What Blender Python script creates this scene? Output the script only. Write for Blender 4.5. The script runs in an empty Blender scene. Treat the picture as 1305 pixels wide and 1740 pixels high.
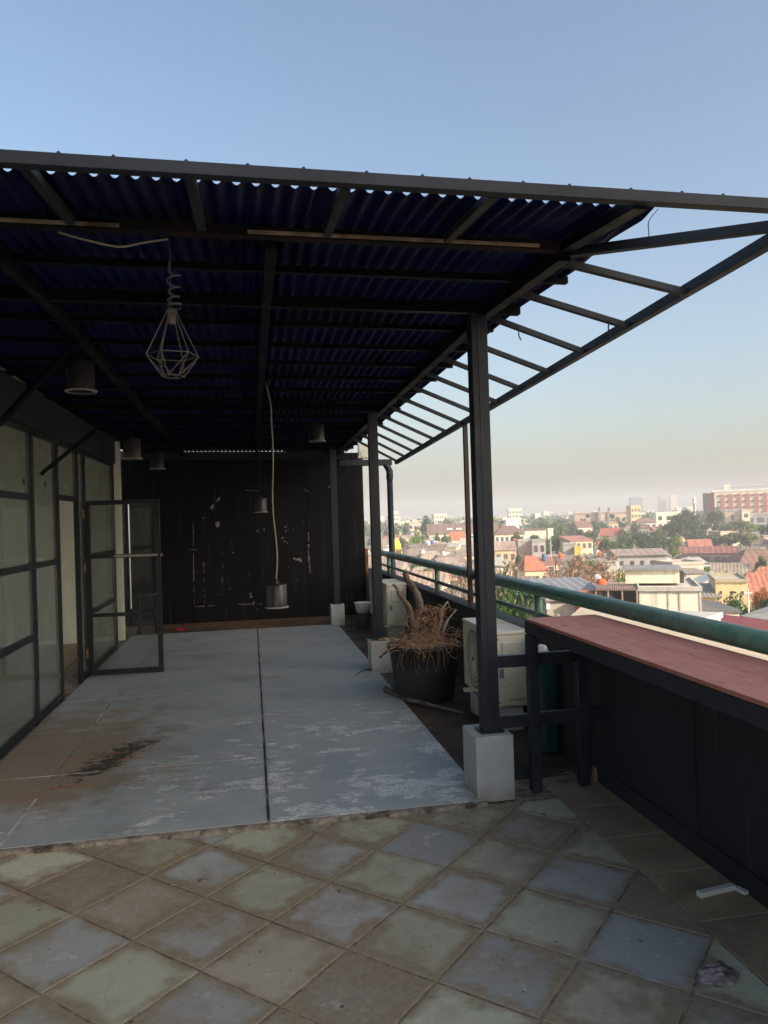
import bpy, math, random
import numpy as np
from mathutils import Vector, Matrix
R_ = math.radians
rnd = random.Random(7)
S = bpy.context.scene
C = S.collection
# ------------------------------------------------------------------ camera
F_PX = 1268.0; PITCH = .0085; ROLL = -.031; YAW = .1764; H = 1.633
def cam_axes():
    cp, sp, cr, sr, cy, sy = math.cos(PITCH), math.sin(PITCH), math.cos(ROLL), math.sin(ROLL), math.cos(YAW), math.sin(YAW)
    f = Vector((sy*cp, cy*cp, sp)); r = Vector((cy, -sy, 0)); u = r.cross(f)
    return cr*r+sr*u, -sr*r+cr*u, f
AR, AU, AF = cam_axes()
cam = bpy.data.cameras.new('camera'); co = bpy.data.objects.new('camera', cam); C.objects.link(co)
M4 = Matrix((AR, AU, -AF)).transposed().to_4x4(); M4.translation = (0, 0, H); co.matrix_world = M4
cam.sensor_fit = 'VERTICAL'; cam.sensor_height = 36; cam.lens = F_PX/1740*36
cam.clip_start = .05; cam.clip_end = 15000
S.camera = co
S.render.resolution_x = 768; S.render.resolution_y = 1024
# ------------------------------------------------------------------ sky, sun, exposure
SUN_AZ = R_(41)      # from -Y (behind the camera) towards +X (right)
SUN_EL = R_(27)
sv = Vector((math.sin(SUN_AZ)*math.cos(SUN_EL), -math.cos(SUN_AZ)*math.cos(SUN_EL), math.sin(SUN_EL)))
W = bpy.data.worlds.new('World'); S.world = W; W.use_nodes = True
wn = W.node_tree; bg = wn.nodes['Background']
sky = wn.nodes.new('ShaderNodeTexSky'); sky.sky_type = 'NISHITA'; sky.sun_disc = False
sky.sun_elevation = SUN_EL; sky.sun_rotation = math.atan2(sv.x, sv.y)
sky.altitude = 0; sky.air_density = 1.2; sky.dust_density = 3.8; sky.ozone_density = 1.9
tint = wn.nodes.new('ShaderNodeMix'); tint.data_type = 'RGBA'; tint.blend_type = 'MULTIPLY'; tint.inputs[0].default_value = 1
tint.inputs[7].default_value = (.95, .95, .945, 1); wn.links.new(sky.outputs[0], tint.inputs[6])     # dusty air takes a little green out of the whole sky
wn.links.new(tint.outputs[2], bg.inputs[0]); bg.inputs[1].default_value = .112
sl = bpy.data.lights.new('sun', 'SUN'); sl.energy = 3.1; sl.angle = R_(.5); sl.color = (1, .88, .73)
so = bpy.data.objects.new('sun', sl); C.objects.link(so); so.rotation_euler = sv.to_track_quat('Z', 'Y').to_euler()
S.view_settings.view_transform = 'Standard'; S.view_settings.look = 'None'; S.view_settings.gamma = 1
S.view_settings.exposure = 1.15; S.view_settings.use_curve_mapping = False
# ------------------------------------------------------------------ measuring helpers (where a sight line meets a plane of the place)
def ray(x, y): return AR*((x-652.5)/F_PX) - AU*((y-870)/F_PX) + AF
def gz(x, y, z=0): d = ray(x, y); return Vector((0, 0, H))+d*((z-H)/d.z)
def gx(x, y, X): d = ray(x, y); return Vector((0, 0, H))+d*(X/d.x)
def gy(x, y, Y): d = ray(x, y); return Vector((0, 0, H))+d*(Y/d.y)
FH = Vector((math.sin(YAW), math.cos(YAW), 0)); RH = Vector((math.cos(YAW), -math.sin(YAW), 0))
GROUND = -14.0
def yh(px): return 881-.031*(px-644.7)
def far(px, D, z=GROUND): p = FH*D+RH*(D*(px-652.5)/F_PX); return Vector((p.x, p.y, z))
def far_z(px, py, D): return H-(py-yh(px))*D/F_PX
# ------------------------------------------------------------------ materials
def lin(c):
    return tuple(((v/255)/12.92 if v/255 <= .04045 else ((v/255+.055)/1.055)**2.4) for v in c)+(1,)
class NT:
    def __init__(s, name):
        s.m = bpy.data.materials.new(name); s.m.use_nodes = True; s.t = s.m.node_tree
        s.p = s.t.nodes['Principled BSDF']; s.out = s.t.nodes['Material Output']
    def n(s, typ, **kw):
        q = s.t.nodes.new('ShaderNode'+typ)
        for k, v in kw.items(): setattr(q, k, v)
        return q
    def l(s, a, b): s.t.links.new(a, b)
    def val(s, sock, v):
        if hasattr(v, 'is_output'): s.l(v, sock)
        else: sock.default_value = v
    def pos(s): return s.n('NewGeometry').outputs['Position']
    def obj(s): return s.n('TexCoord').outputs['Object']
    def oinfo(s, k='Color'): return s.n('ObjectInfo').outputs[k]
    def noise(s, vec, scale, detail=4, rough=.55, out=0, dist=0):
        q = s.n('TexNoise'); s.l(vec, q.inputs['Vector']); q.inputs['Scale'].default_value = scale
        q.inputs['Detail'].default_value = detail; q.inputs['Roughness'].default_value = rough; q.inputs['Distortion'].default_value = dist
        return q.outputs[out]
    def scale(s, vec, v):
        q = s.n('Mapping'); s.l(vec, q.inputs[0]); q.inputs['Scale'].default_value = v; return q.outputs[0]
    def ramp(s, fac, a, b, ca=0., cb=1.):
        q = s.n('MapRange'); q.clamp = True; s.val(q.inputs[0], fac)
        for i, v in enumerate((a, b, ca, cb)): q.inputs[i+1].default_value = v
        return q.outputs[0]
    def math(s, op, a, b=0., c=0.):
        q = s.n('Math', operation=op); s.val(q.inputs[0], a); s.val(q.inputs[1], b); s.val(q.inputs[2], c); return q.outputs[0]
    def mix(s, fac, a, b, typ='MIX'):
        q = s.n('Mix', data_type='RGBA', blend_type=typ); s.val(q.inputs[0], fac); s.val(q.inputs[6], a); s.val(q.inputs[7], b); return q.outputs[2]
    def sep(s, v): q = s.n('SeparateXYZ'); s.l(v, q.inputs[0]); return q.outputs
    def bump(s, h, st=.3, d=.01):
        q = s.n('Bump'); s.l(h, q.inputs['Height']); q.inputs['Strength'].default_value = st; q.inputs['Distance'].default_value = d
        s.l(q.outputs[0], s.p.inputs['Normal'])
    def fin(s, col, rough=.7, metal=0., spec=None):
        s.val(s.p.inputs['Base Color'], col); s.val(s.p.inputs['Roughness'], rough); s.p.inputs['Metallic'].default_value = metal
        if spec is not None: s.p.inputs['Specular IOR Level'].default_value = spec
        return s.m
def simple(name, c, rough=.7, var=.25, sc=8, metal=0, bump=.15, c2=None, spec=None, use='pos'):
    t = NT(name); v = t.pos() if use == 'pos' else t.obj()
    n = t.noise(v, sc, 6, .6); n2 = t.noise(v, sc*.23, 3)
    a = lin(c); k = t.ramp(n, .3, .7, 1-var, 1+var*.6)
    col = t.mix(1., a, a)
    if c2: col = t.mix(t.ramp(n2, .48, .62), a, lin(c2))
    q = t.n('VectorMath', operation='SCALE'); t.l(col, q.inputs[0]); t.l(k, q.inputs['Scale'])
    if bump: t.bump(n, bump, .004)
    return t.fin(q.outputs[0], t.ramp(n2, .3, .7, max(.05, rough-.12), min(1, rough+.1)), metal, spec)
M = {}
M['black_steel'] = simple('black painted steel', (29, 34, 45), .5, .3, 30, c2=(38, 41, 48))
M['fascia_steel'] = simple('weathered dark steel', (28, 34, 45), .6, .35, 14, c2=(40, 42, 47))
M['rusty_steel'] = simple('rusty dark steel', (26, 25, 27), .75, .4, 9, c2=(58, 42, 36), spec=.15)
M['brown_steel'] = simple('dark brown steel', (62, 50, 48), .55, .25, 18)
M['frame_black'] = simple('black window frame', (30, 31, 34), .5, .3, 24)
M['navy_sheet'] = simple('navy corrugated sheet', (6, 19, 80), .5, .35, 6, c2=(5, 13, 54), bump=.08, spec=.08)
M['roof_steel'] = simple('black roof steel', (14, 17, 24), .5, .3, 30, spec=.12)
M['wood_batten'] = simple('bare timber batten', (186, 166, 138), .8, .3, 20, c2=(110, 92, 74))
M['black_board'] = None
M['concrete'] = None
M['green_paint'] = simple('dark green paint', (110, 146, 126), .45, .25, 16, c2=(124, 148, 132), spec=.45)
M['ac_white'] = simple('yellowed white metal', (230, 224, 202), .55, .12, 9, c2=(214, 204, 176))
M['ac_dark'] = simple('dark fan recess', (45, 44, 40), .6, .2, 20)
M['ac_label'] = simple('blue grey rating label', (120, 132, 150), .5, .2, 120)
M['black_plastic'] = simple('black nursery plastic', (34, 34, 35), .6, .3, 16, c2=(50, 49, 48), bump=.3)
M['soil'] = simple('dry soil', (70, 54, 42), .95, .4, 40, bump=.6)
M['bark'] = simple('grey dead bark', (120, 104, 90), .9, .4, 30, c2=(92, 76, 64), bump=.8)
M['pale_stem'] = simple('pale dry stem', (170, 158, 138), .85, .3, 40)
M['roots'] = simple('dry brown roots', (172, 132, 98), .9, .4, 30)
M['straw'] = simple('dry straw', (196, 160, 120), .9, .4, 30)
M['white_plastic'] = simple('white plastic', (215, 215, 210), .4, .08, 12)
M['bronze'] = simple('brushed dark metal', (78, 72, 74), .4, .2, 60, metal=.5)
M['rim'] = simple('pale lamp rim', (176, 166, 156), .5, .2, 30)
M['cord_grey'] = simple('pale grey cable', (128, 122, 116), .6, .15, 30)
M['cord_cream'] = simple('cream cable', (190, 176, 150), .6, .15, 30)
M['cord_black'] = simple('black cable', (24, 24, 26), .6, .2, 30)
M['cage_wire'] = simple('grey cage wire', (92, 84, 80), .5, .2, 40)
M['coil'] = simple('grey coiled cord', (92, 94, 104), .55, .2, 40)
M['beige_wall'] = simple('beige plaster', (236, 231, 212), .85, .08, 3)
M['brass'] = simple('worn brass hinge', (150, 120, 70), .5, .3, 40, metal=.5)
M['alu'] = simple('dull aluminium', (168, 160, 148), .45, .2, 30, metal=.4)
M['rag'] = simple('dirty grey rag', (150, 140, 138), .95, .5, 60, c2=(78, 72, 74), bump=.8)
M['leaf_dry'] = simple('dry leaf', (158, 130, 100), .9, .4, 40)
M['red_trash'] = simple('red wrapper', (190, 40, 50), .5, .2, 20)
M['teal'] = simple('teal plastic', (20, 62, 64), .5, .2, 12)
M['sunlit_brown'] = simple('brown with sunlight in its colour', (140, 92, 58), .8, .3, 14)
M['flake'] = simple('bare plaster under paint', (150, 148, 146), .9, .3, 60)
def m_grey_plinth():
    t = NT('grey painted concrete'); v = t.pos(); n = t.noise(v, 9, 6, .6); n2 = t.noise(v, 60, 4)
    z = t.sep(v)[2]
    lo = t.math('MULTIPLY', t.ramp(z, .02, .13, 1, 0), t.ramp(n, .35, .6, .2, 1))
    c = t.mix(t.ramp(n, .3, .7), lin((196, 197, 193)), lin((178, 179, 174)))
    c = t.mix(t.math('MULTIPLY', lo, .85), c, lin((150, 140, 122)))
    t.bump(n2, .25, .003); return t.fin(c, .85)
M['plinth'] = m_grey_plinth()
def m_blackboard(name, base=(44, 44, 48)):
    t = NT(name); v = t.pos(); s1 = t.noise(t.scale(v, (9, 9, .5)), 2.2, 5, .6); s2 = t.noise(v, 24, 5, .65); s3 = t.noise(v, 1.3, 3)
    c = t.mix(t.ramp(s3, .35, .65), lin(base), lin(tuple(int(b*1.25)+3 for b in base)))
    c = t.mix(t.math('MULTIPLY', t.ramp(s1, .58, .78), .35), c, lin((92, 92, 96)))
    sc = t.noise(t.scale(v, (30, 30, 2.5)), 2.5, 5, .7)
    c = t.mix(t.math('MULTIPLY', t.ramp(sc, .68, .73), .5), c, lin((120, 116, 114)))
    t.bump(s2, .2, .003); return t.fin(c, t.ramp(s3, .3, .7, .55, .8), spec=.25)
M['black_board'] = m_blackboard('black painted board')
M['rear_board'] = m_blackboard('black painted rear wall', (11, 10, 11))
def m_tile():
    t = NT('weathered stone tile'); o = t.obj(); v = t.pos(); x, y, z = t.sep(o)
    n = t.noise(v, 5.5, 7, .62); nf = t.noise(v, 34, 5, .65); nb = t.noise(v, 2.1, 4, .6); nm = t.noise(v, 14, 6, .68)
    e = t.math('MAXIMUM', t.math('ABSOLUTE', x), t.math('ABSOLUTE', y))          # 0 centre .. .19 edge
    e = t.math('ADD', e, t.math('MULTIPLY', t.math('SUBTRACT', n, .5), .10))
    dirt = t.math('ADD', t.ramp(e, .125, .19, 0, 1), t.math('MULTIPLY', t.math('SUBTRACT', n, .5), 1.0))
    dirt = t.math('ADD', dirt, t.math('MULTIPLY', t.math('SUBTRACT', nb, .5), 3.0))
    dirt = t.math('ADD', dirt, t.math('MULTIPLY', t.math('SUBTRACT', t.oinfo('Random'), .4), .75))
    dirt = t.math('ADD', dirt, t.math('MULTIPLY', t.math('SUBTRACT', nm, .5), 1.6))
    base = t.mix(t.ramp(nf, .35, .7, 0, .5), t.oinfo(), lin((168, 160, 146)))
    worn = t.math('MULTIPLY', t.ramp(nm, .56, .62), t.ramp(e, .11, .15, 1, .15))
    base = t.mix(t.math('MULTIPLY', worn, .5), base, lin((206, 206, 192)))
    brown = t.mix(t.ramp(nf, .3, .7), lin((132, 117, 95)), lin((160, 144, 118)))
    c = t.mix(t.math('MULTIPLY', t.ramp(dirt, -.12, .8), .94), base, brown)
    chips = t.math('MULTIPLY', t.ramp(t.noise(v, 8.5, 8, .75), .655, .68), t.ramp(t.noise(v, 1.2, 2), .52, .62))
    c = t.mix(t.math('MULTIPLY', chips, .85), c, lin((206, 196, 176)))
    spots = t.ramp(t.noise(v, 26, 2, .4), .73, .76)
    c = t.mix(t.math('MULTIPLY', spots, .7), c, lin((40, 36, 32)))
    t.bump(t.math('ADD', nf, t.math('MULTIPLY', nm, 1.4)), .35, .004); return t.fin(c, t.ramp(nm, .35, .7, .62, .85), spec=.35)
M['tile'] = m_tile()
def m_grout():
    t = NT('brown grout'); v = t.pos(); n = t.noise(v, 16, 6, .7); n2 = t.noise(v, 90, 3)
    c = t.mix(t.ramp(n, .42, .6), lin((112, 96, 82)), lin((170, 152, 132))); t.bump(n2, .4, .004); return t.fin(c, .9)
M['grout'] = m_grout()
def m_deck():
    t = NT('worn grey blue deck paint'); v = t.pos(); x, y, z = t.sep(v)
    n = t.noise(v, 3, 6, .6); nf = t.noise(v, 40, 5, .7); st = t.noise(t.scale(v, (1, 2.2, 1)), 6, 10, .78); brush = t.noise(t.scale(v, (1, 9, 1)), 6, 5, .6)
    c = t.mix(t.ramp(n, .35, .68), lin((160, 168, 168)), lin((178, 182, 178)))
    c = t.mix(t.ramp(brush, .4, .75, 0, .35), c, lin((142, 150, 152)))
    # foot wear: flaked to white under-coat near the front, towards the right
    m = t.math('MULTIPLY', t.ramp(y, 7.6, 4.3, 0, 1), t.ramp(x, -.9, .5, .25, 1))
    m = t.math('MULTIPLY', m, t.ramp(t.noise(v, 2.0, 6, .62), .46, .6, .0, 1))
    th = t.math('SUBTRACT', st, t.math('MULTIPLY', m, .21))
    wear = t.ramp(th, .425, .37)
    wear = t.math('MULTIPLY', wear, t.ramp(m, .02, .25))
    wear = t.math('MULTIPLY', wear, t.ramp(t.noise(t.scale(v, (1, 1.5, 1)), 60, 4, .65), .4, .54, .1, 1))
    fleck = t.math('MULTIPLY', t.ramp(t.noise(t.scale(v, (1, 3., 1)), 17, 6, .7), .655, .69), t.ramp(y, 9.5, 4.5, .15, .8))
    wear = t.math('MAXIMUM', wear, fleck)
    c = t.mix(t.math('MULTIPLY', wear, .95), c, lin((238, 238, 234)))
    # brown dirt and rust streaks at the left front
    lm = t.math('MULTIPLY', t.ramp(x, -.3, -1.1), t.math('MULTIPLY', t.ramp(y, 4.25, 4.9), t.ramp(y, 8.2, 5.6)))
    d1 = t.ramp(t.math('ADD', lm, t.math('MULTIPLY', t.math('SUBTRACT', t.noise(v, 4.5, 9, .72), .5), 2.2)), .3, .75)
    d1 = t.math('MULTIPLY', d1, t.ramp(lm, .02, .2))
    c = t.mix(t.math('MULTIPLY', d1, .72), c, lin((146, 120, 94)))
    rm = t.math('MULTIPLY', t.math('MULTIPLY', t.ramp(x, .1, -1.0), t.ramp(y, 4.3, 4.7)), t.ramp(y, 6.3, 5.5))
    rs = t.math('MULTIPLY', rm, t.ramp(t.noise(t.scale(v, (.55, 9, 1)), 2.3, 4, .6), .585, .65))
    c = t.mix(t.math('MULTIPLY', rs, .85), c, lin((176, 108, 66)))
    # black mould blot between the two left seams
    bx = t.math('SUBTRACT', x, t.math('MULTIPLY', t.math('SUBTRACT', y, 5.1), .38))
    bl = t.math('MULTIPLY', t.ramp(t.math('ABSOLUTE', t.math('ADD', bx, 1.12)), .3, .02), t.math('MULTIPLY', t.ramp(y, 4.75, 5.15), t.ramp(y, 6.05, 5.75)))
    bl = t.ramp(t.math('ADD', bl, t.math('MULTIPLY', t.math('SUBTRACT', t.noise(v, 15, 8, .75), .5), 3.2)), .62, .9)
    c = t.mix(t.math('MULTIPLY', bl, .85), c, lin((44, 40, 36)))
    sg = t.math('ADD', t.ramp(t.math('ABSOLUTE', t.math('SUBTRACT', x, .045)), .07, .0), t.math('MULTIPLY', t.math('SUBTRACT', t.noise(v, 9, 7, .7), .5), 3.))
    c = t.mix(t.math('MULTIPLY', t.math('MULTIPLY', t.ramp(sg, .75, 1.4), t.ramp(t.math('ABSOLUTE', t.math('SUBTRACT', x, .045)), .1, .04)), .7), c, lin((84, 82, 80)))     # grime along the open joint
    gr = t.ramp(t.noise(v, 2.0, 6, .66), .52, .72, 0, .5)
    c = t.mix(gr, c, lin((116, 113, 106)))
    t.bump(nf, .15, .002); return t.fin(c, t.ramp(n, .3, .7, .42, .62), spec=.4)
M['deck'] = m_deck()
M['deck_base'] = simple('crumbling pale mortar', (168, 156, 140), .95, .4, 30, c2=(92, 82, 74), bump=.8)
M['cement_brown'] = simple('brown stained cement', (112, 84, 62), .9, .4, 5, c2=(84, 66, 52))
M['seam_pale'] = simple('pale seam filler', (206, 202, 196), .9, .5, 14, c2=(120, 116, 110))
M['seam_dark'] = simple('black seam filler', (48, 46, 44), .9, .5, 12, c2=(118, 120, 120))
def m_redtop():
    t = NT('faded red board'); v = t.pos(); n = t.noise(v, 4, 6, .6); s = t.noise(t.scale(v, (8, .8, 8)), 5, 5, .6); nf = t.noise(v, 60, 4)
    c = t.mix(t.ramp(n, .3, .7), lin((178, 106, 86)), lin((192, 124, 102)))
    c = t.mix(t.ramp(s, .5, .72, 0, .5), c, lin((206, 160, 146)))
    c = t.mix(t.ramp(t.noise(v, 11, 7, .7), .56, .66, 0, .4), c, lin((150, 96, 82)))
    c = t.mix(t.ramp(t.noise(t.scale(v, (3, 1, 3)), 7, 4), .66, .7, 0, .7), c, lin((70, 50, 50)))
    t.bump(nf, .2, .002); return t.fin(c, .62)
M['red_top'] = m_redtop()
def m_paving():
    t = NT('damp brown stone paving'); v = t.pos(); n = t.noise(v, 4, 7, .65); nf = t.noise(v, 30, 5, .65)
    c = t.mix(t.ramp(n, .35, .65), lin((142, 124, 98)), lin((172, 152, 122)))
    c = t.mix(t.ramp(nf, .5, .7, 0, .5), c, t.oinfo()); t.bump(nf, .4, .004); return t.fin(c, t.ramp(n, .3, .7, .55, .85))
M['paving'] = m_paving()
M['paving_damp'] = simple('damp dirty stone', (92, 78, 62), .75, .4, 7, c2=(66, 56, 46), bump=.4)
def m_glass(nm='window glass', d0=.10, d1=.26):
    t = NT(nm); t.t.nodes.remove(t.p)
    tr = t.n('BsdfTransparent'); tr.inputs[0].default_value = (.87, .89, .87, 1); gl = t.n('BsdfGlossy'); gl.inputs['Roughness'].default_value = .015
    fr = t.n('Fresnel'); t.l(t.ramp(t.n('NewGeometry').outputs['Backfacing'], 0, 1, 1.45, 1/1.45), fr.inputs[0]); mx = t.n('MixShader'); df = t.n('BsdfDiffuse'); df.inputs[0].default_value = (.56, .61, .57, 1); mf = t.n('MixShader'); v = t.pos()
    t.l(t.ramp(t.noise(t.scale(v, (1, 1, .35)), 3, 5, .65), .35, .75, d0, d1), mf.inputs[0]); t.l(tr.outputs[0], mf.inputs[1]); t.l(df.outputs[0], mf.inputs[2])
    t.l(fr.outputs[0], mx.inputs[0]); t.l(mf.outputs[0], mx.inputs[1]); t.l(gl.outputs[0], mx.inputs[2]); t.l(mx.outputs[0], t.out.inputs[0]); return t.m
M['glass'] = m_glass(); M['clear_glass'] = m_glass('clear door glass', .0, .05)
def m_tint(name, rough=.85, sc=1.5, kind='plain', var=.2):
    t = NT(name); v = t.pos(); n = t.noise(v, sc, 6, .65); n2 = t.noise(v, sc*.2, 3); st = t.noise(t.scale(v, (3, 3, .25)), sc, 4, .6)
    q = t.n('VectorMath', operation='SCALE'); t.l(t.oinfo(), q.inputs[0]); t.l(t.ramp(n, .3, .7, 1-var, 1+var*.5), q.inputs['Scale'])
    c = q.outputs[0]
    if kind == 'wall': c = t.mix(t.ramp(st, .52, .72, 0, .45), c, lin((126, 116, 102)))
    if kind == 'roof': c = t.mix(t.ramp(n2, .5, .68, 0, .55), c, lin((110, 92, 78)))
    if kind in ('roof', 'tin'):
        w = t.n('TexWave'); t.l(t.obj(), w.inputs[0]); w.inputs['Scale'].default_value = 3.2 if kind == 'roof' else 2.2; w.bands_direction = 'X'
        w.inputs['Distortion'].default_value = .6; t.bump(w.outputs['Fac'], .5, .08)
        c2 = t.mix(t.ramp(w.outputs['Fac'], .0, .35, .3, 0), c, lin((70, 60, 54))); c = c2
    if kind == 'tin': c = t.mix(t.ramp(n2, .52, .66, 0, .5), c, lin((128, 96, 76)))
    return t.fin(c, rough)
M['plaster'] = m_tint('city plaster', .9, .8, 'wall')
M['roof_tile'] = m_tint('city roof tile', .85, .9, 'roof', .35)
M['tin'] = m_tint('city tin roof', .6, .7, 'tin', .25)
M['city_window'] = simple('city window glass', (104, 103, 102), .25, .3, .4, bump=0)
M['city_dark'] = simple('city dark opening', (82, 74, 68), .9, .3, .4, bump=0)
def m_leaf(name):
    t = NT(name); r = t.n('NewGeometry').outputs['Random Per Island']
    q = t.n('VectorMath', operation='SCALE'); t.l(t.oinfo(), q.inputs[0]); t.l(t.ramp(r, 0, 1, .55, 1.45), q.inputs['Scale'])
    t.p.inputs['Base Color'].default_value = (0, 0, 0, 1)
    c = t.mix(t.ramp(r, .82, 1, 0, .3), q.outputs[0], lin((150, 150, 70)))
    tl = t.n('BsdfTranslucent'); t.l(c, tl.inputs[0]); mx = t.n('MixShader'); mx.inputs[0].default_value = .25
    t.fin(c, .7, spec=.2); t.l(t.p.outputs[0], mx.inputs[1]); t.l(tl.outputs[0], mx.inputs[2]); t.l(mx.outputs[0], t.out.inputs[0]); return t.m
M['leaf'] = m_leaf('tree leaves')
M['trunk'] = simple('tree trunk', (96, 82, 68), .9, .3, 2)
M['twig'] = m_tint('bare twigs', .9, .5)
def m_ground():
    t = NT('dusty city ground'); v = t.pos(); n = t.noise(v, .03, 6, .6); n2 = t.noise(v, .4, 5, .6)
    c = t.mix(t.ramp(n, .4, .6), lin((138, 120, 100)), lin((104, 104, 84))); c = t.mix(t.ramp(n2, .45, .65, 0, .6), c, lin((150, 138, 122))); return t.fin(c, .95)
M['ground'] = m_ground()
# ------------------------------------------------------------------ mesh builder
class MB:
    def __init__(s): s.v = []; s.f = []; s.sm = False
    def face(s, pts): b = len(s.v); s.v += [tuple(p) for p in pts]; s.f.append(tuple(range(b, b+len(pts)))); return s
    def box(s, x0, x1, y0, y1, z0, z1):
        b = len(s.v); s.v += [(x, y, z) for z in (z0, z1) for y in (y0, y1) for x in (x0, x1)]
        s.f += [tuple(b+i for i in q) for q in ((0, 2, 3, 1), (4, 5, 7, 6), (0, 1, 5, 4), (2, 6, 7, 3), (0, 4, 6, 2), (1, 3, 7, 5))]; return s
    def bar(s, a, b_, w, h=None, up=(0, 0, 1)):
        a = Vector(a); b_ = Vector(b_); h = h or w; d = (b_-a).normalized(); u = Vector(up)
        if abs(d.dot(u)) > .98: u = Vector((0, 1, 0))
        sx = d.cross(u).normalized(); sy = sx.cross(d)
        b = len(s.v)
        for p in (a, b_):
            for i, j in ((-1, -1), (1, -1), (1, 1), (-1, 1)): s.v.append(tuple(p+sx*(i*w/2)+sy*(j*h/2)))
        s.f += [tuple(b+i for i in q) for q in ((0, 1, 2, 3), (7, 6, 5, 4), (0, 4, 5, 1), (1, 5, 6, 2), (2, 6, 7, 3), (3, 7, 4, 0))]; return s
    def tube(s, pts, r, n=8, cap=True):
        pts = [Vector(p) for p in pts]; rs = r if isinstance(r, (list, tuple)) else [r]*len(pts)
        b = len(s.v); ref = None
        for i, p in enumerate(pts):
            d = (pts[min(i+1, len(pts)-1)]-pts[max(i-1, 0)])
            d = d.normalized() if d.length > 1e-9 else Vector((0, 0, 1))
            if ref is None: ref = Vector((0, 0, 1)) if abs(d.z) < .9 else Vector((1, 0, 0))
            sx = d.cross(ref)
            if sx.length < 1e-4: sx = d.cross(Vector((1, .3, .2)))
            sx.normalize(); sy = sx.cross(d).normalized(); ref = sy
            for k in range(n):
                a = 2*math.pi*k/n; s.v.append(tuple(p+(sx*math.cos(a)+sy*math.sin(a))*rs[i]))
        for i in range(len(pts)-1):
            for k in range(n):
                k2 = (k+1) % n; s.f.append((b+i*n+k, b+i*n+k2, b+(i+1)*n+k2, b+(i+1)*n+k))
        if cap: s.f.append(tuple(b+k for k in range(n))[::-1]); e = b+(len(pts)-1)*n; s.f.append(tuple(e+k for k in range(n)))
        return s
    def lathe(s, prof, n=24, c=(0, 0, 0), close=False):
        b = len(s.v)
        for r, z in prof:
            for k in range(n): a = 2*math.pi*k/n; s.v.append((c[0]+r*math.cos(a), c[1]+r*math.sin(a), c[2]+z))
        for i in range(len(prof)-1):
            for k in range(n): k2 = (k+1) % n; s.f.append((b+i*n+k, b+i*n+k2, b+(i+1)*n+k2, b+(i+1)*n+k))
        if close: s.f.append(tuple(b+k for k in range(n))[::-1]); e = b+(len(prof)-1)*n; s.f.append(tuple(e+k for k in range(n)))
        return s
    def poly(s, pts, z0, z1):
        b = len(s.v); n = len(pts); s.v += [(p[0], p[1], z0) for p in pts]+[(p[0], p[1], z1) for p in pts]
        s.f.append(tuple(b+i for i in range(n))[::-1]); s.f.append(tuple(b+n+i for i in range(n)))
        for i in range(n): j = (i+1) % n; s.f.append((b+i, b+j, b+n+j, b+n+i))
        return s
    def mesh(s, name, mat=None, smooth=False):
        me = bpy.data.meshes.new(name); me.from_pydata(s.v, [], s.f); me.update()
        if mat: me.materials.append(M[mat] if isinstance(mat, str) else mat)
        if smooth or s.sm: me.shade_smooth()
        return me
    def build(s, name, mat, parent=None, smooth=False, loc=None, bev=0, col=None):
        return link(name, s.mesh(name, mat, smooth), parent, loc, bev, col)
def link(name, me, parent=None, loc=None, bev=0, col=None, rot=None, sc=None):
    o = bpy.data.objects.new(name, me); C.objects.link(o); o.parent = parent
    if loc is not None: o.location = loc
    if rot is not None: o.rotation_euler = rot
    if sc is not None: o.scale = sc
    if col is not None: o.color = tuple(col)[:3]+(1,)
    if bev:
        m = o.modifiers.new('bevel', 'BEVEL'); m.width = bev; m.segments = 2; m.limit_method = 'ANGLE'; m.angle_limit = R_(40); m.harden_normals = False
    return o
def tag(o, label=None, cat=None, group=None, kind=None):
    if label: o['label'] = label
    if cat: o['category'] = cat
    if group: o['group'] = group
    if kind: o['kind'] = kind
    return o
def thing(name, label, cat, loc=(0, 0, 0), rz=0, group=None):
    o = bpy.data.objects.new(name, None); C.objects.link(o); o.location = loc; o.rotation_euler = (0, 0, rz); o.empty_display_size = .1
    return tag(o, label, cat, group)
def bez(pts, n=10):
    """Catmull-Rom through pts"""
    P = [Vector(p) for p in pts]; P = [P[0]*2-P[1]]+P+[P[-1]*2-P[-2]]; out = []
    for i in range(1, len(P)-2):
        for k in range(n):
            t = k/n; a, b, c, d = P[i-1:i+3]
            out.append(.5*((2*b)+(c-a)*t+(2*a-5*b+4*c-d)*t*t+(3*b-a-3*c+d)*t**3))
    out.append(P[-2]); return out
# =================================================================== TERRACE FLOOR
XL, XW = -1.78, 2.03          # face of the glass partition, inner face of the parapet
YD0, YD1, XD = 4.06, 11.45, 1.27   # painted deck
YR = 12.7                      # rear wall
ZD = .03
slab = tag(MB().box(XL-.4, XW+.2, -6, YR+.3, -.2, -.005).build('terrace_floor', 'grout'), kind='structure')
T = .385; GA = -(.5869+.0)+YAW*-1   # direction of the tile rows in the terrace frame
ang = -.5869-YAW
di = Vector((math.cos(ang), math.sin(ang))); dj = Vector((-math.cos(ang+math.pi/2), -math.sin(ang+math.pi/2)))
g0 = gz(538, 1415); g0 = Vector((g0.x, g0.y))
XB = 1.69                      # straight border along the parapet
def clip(poly, n, d):
    out = []
    for i in range(len(poly)):
        a, b = poly[i], poly[(i+1) % len(poly)]; da, db = a.dot(n)-d, b.dot(n)-d
        if da <= 0: out.append(a)
        if da*db < 0: out.append(a+(b-a)*(da/(da-db)))
    return out
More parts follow.
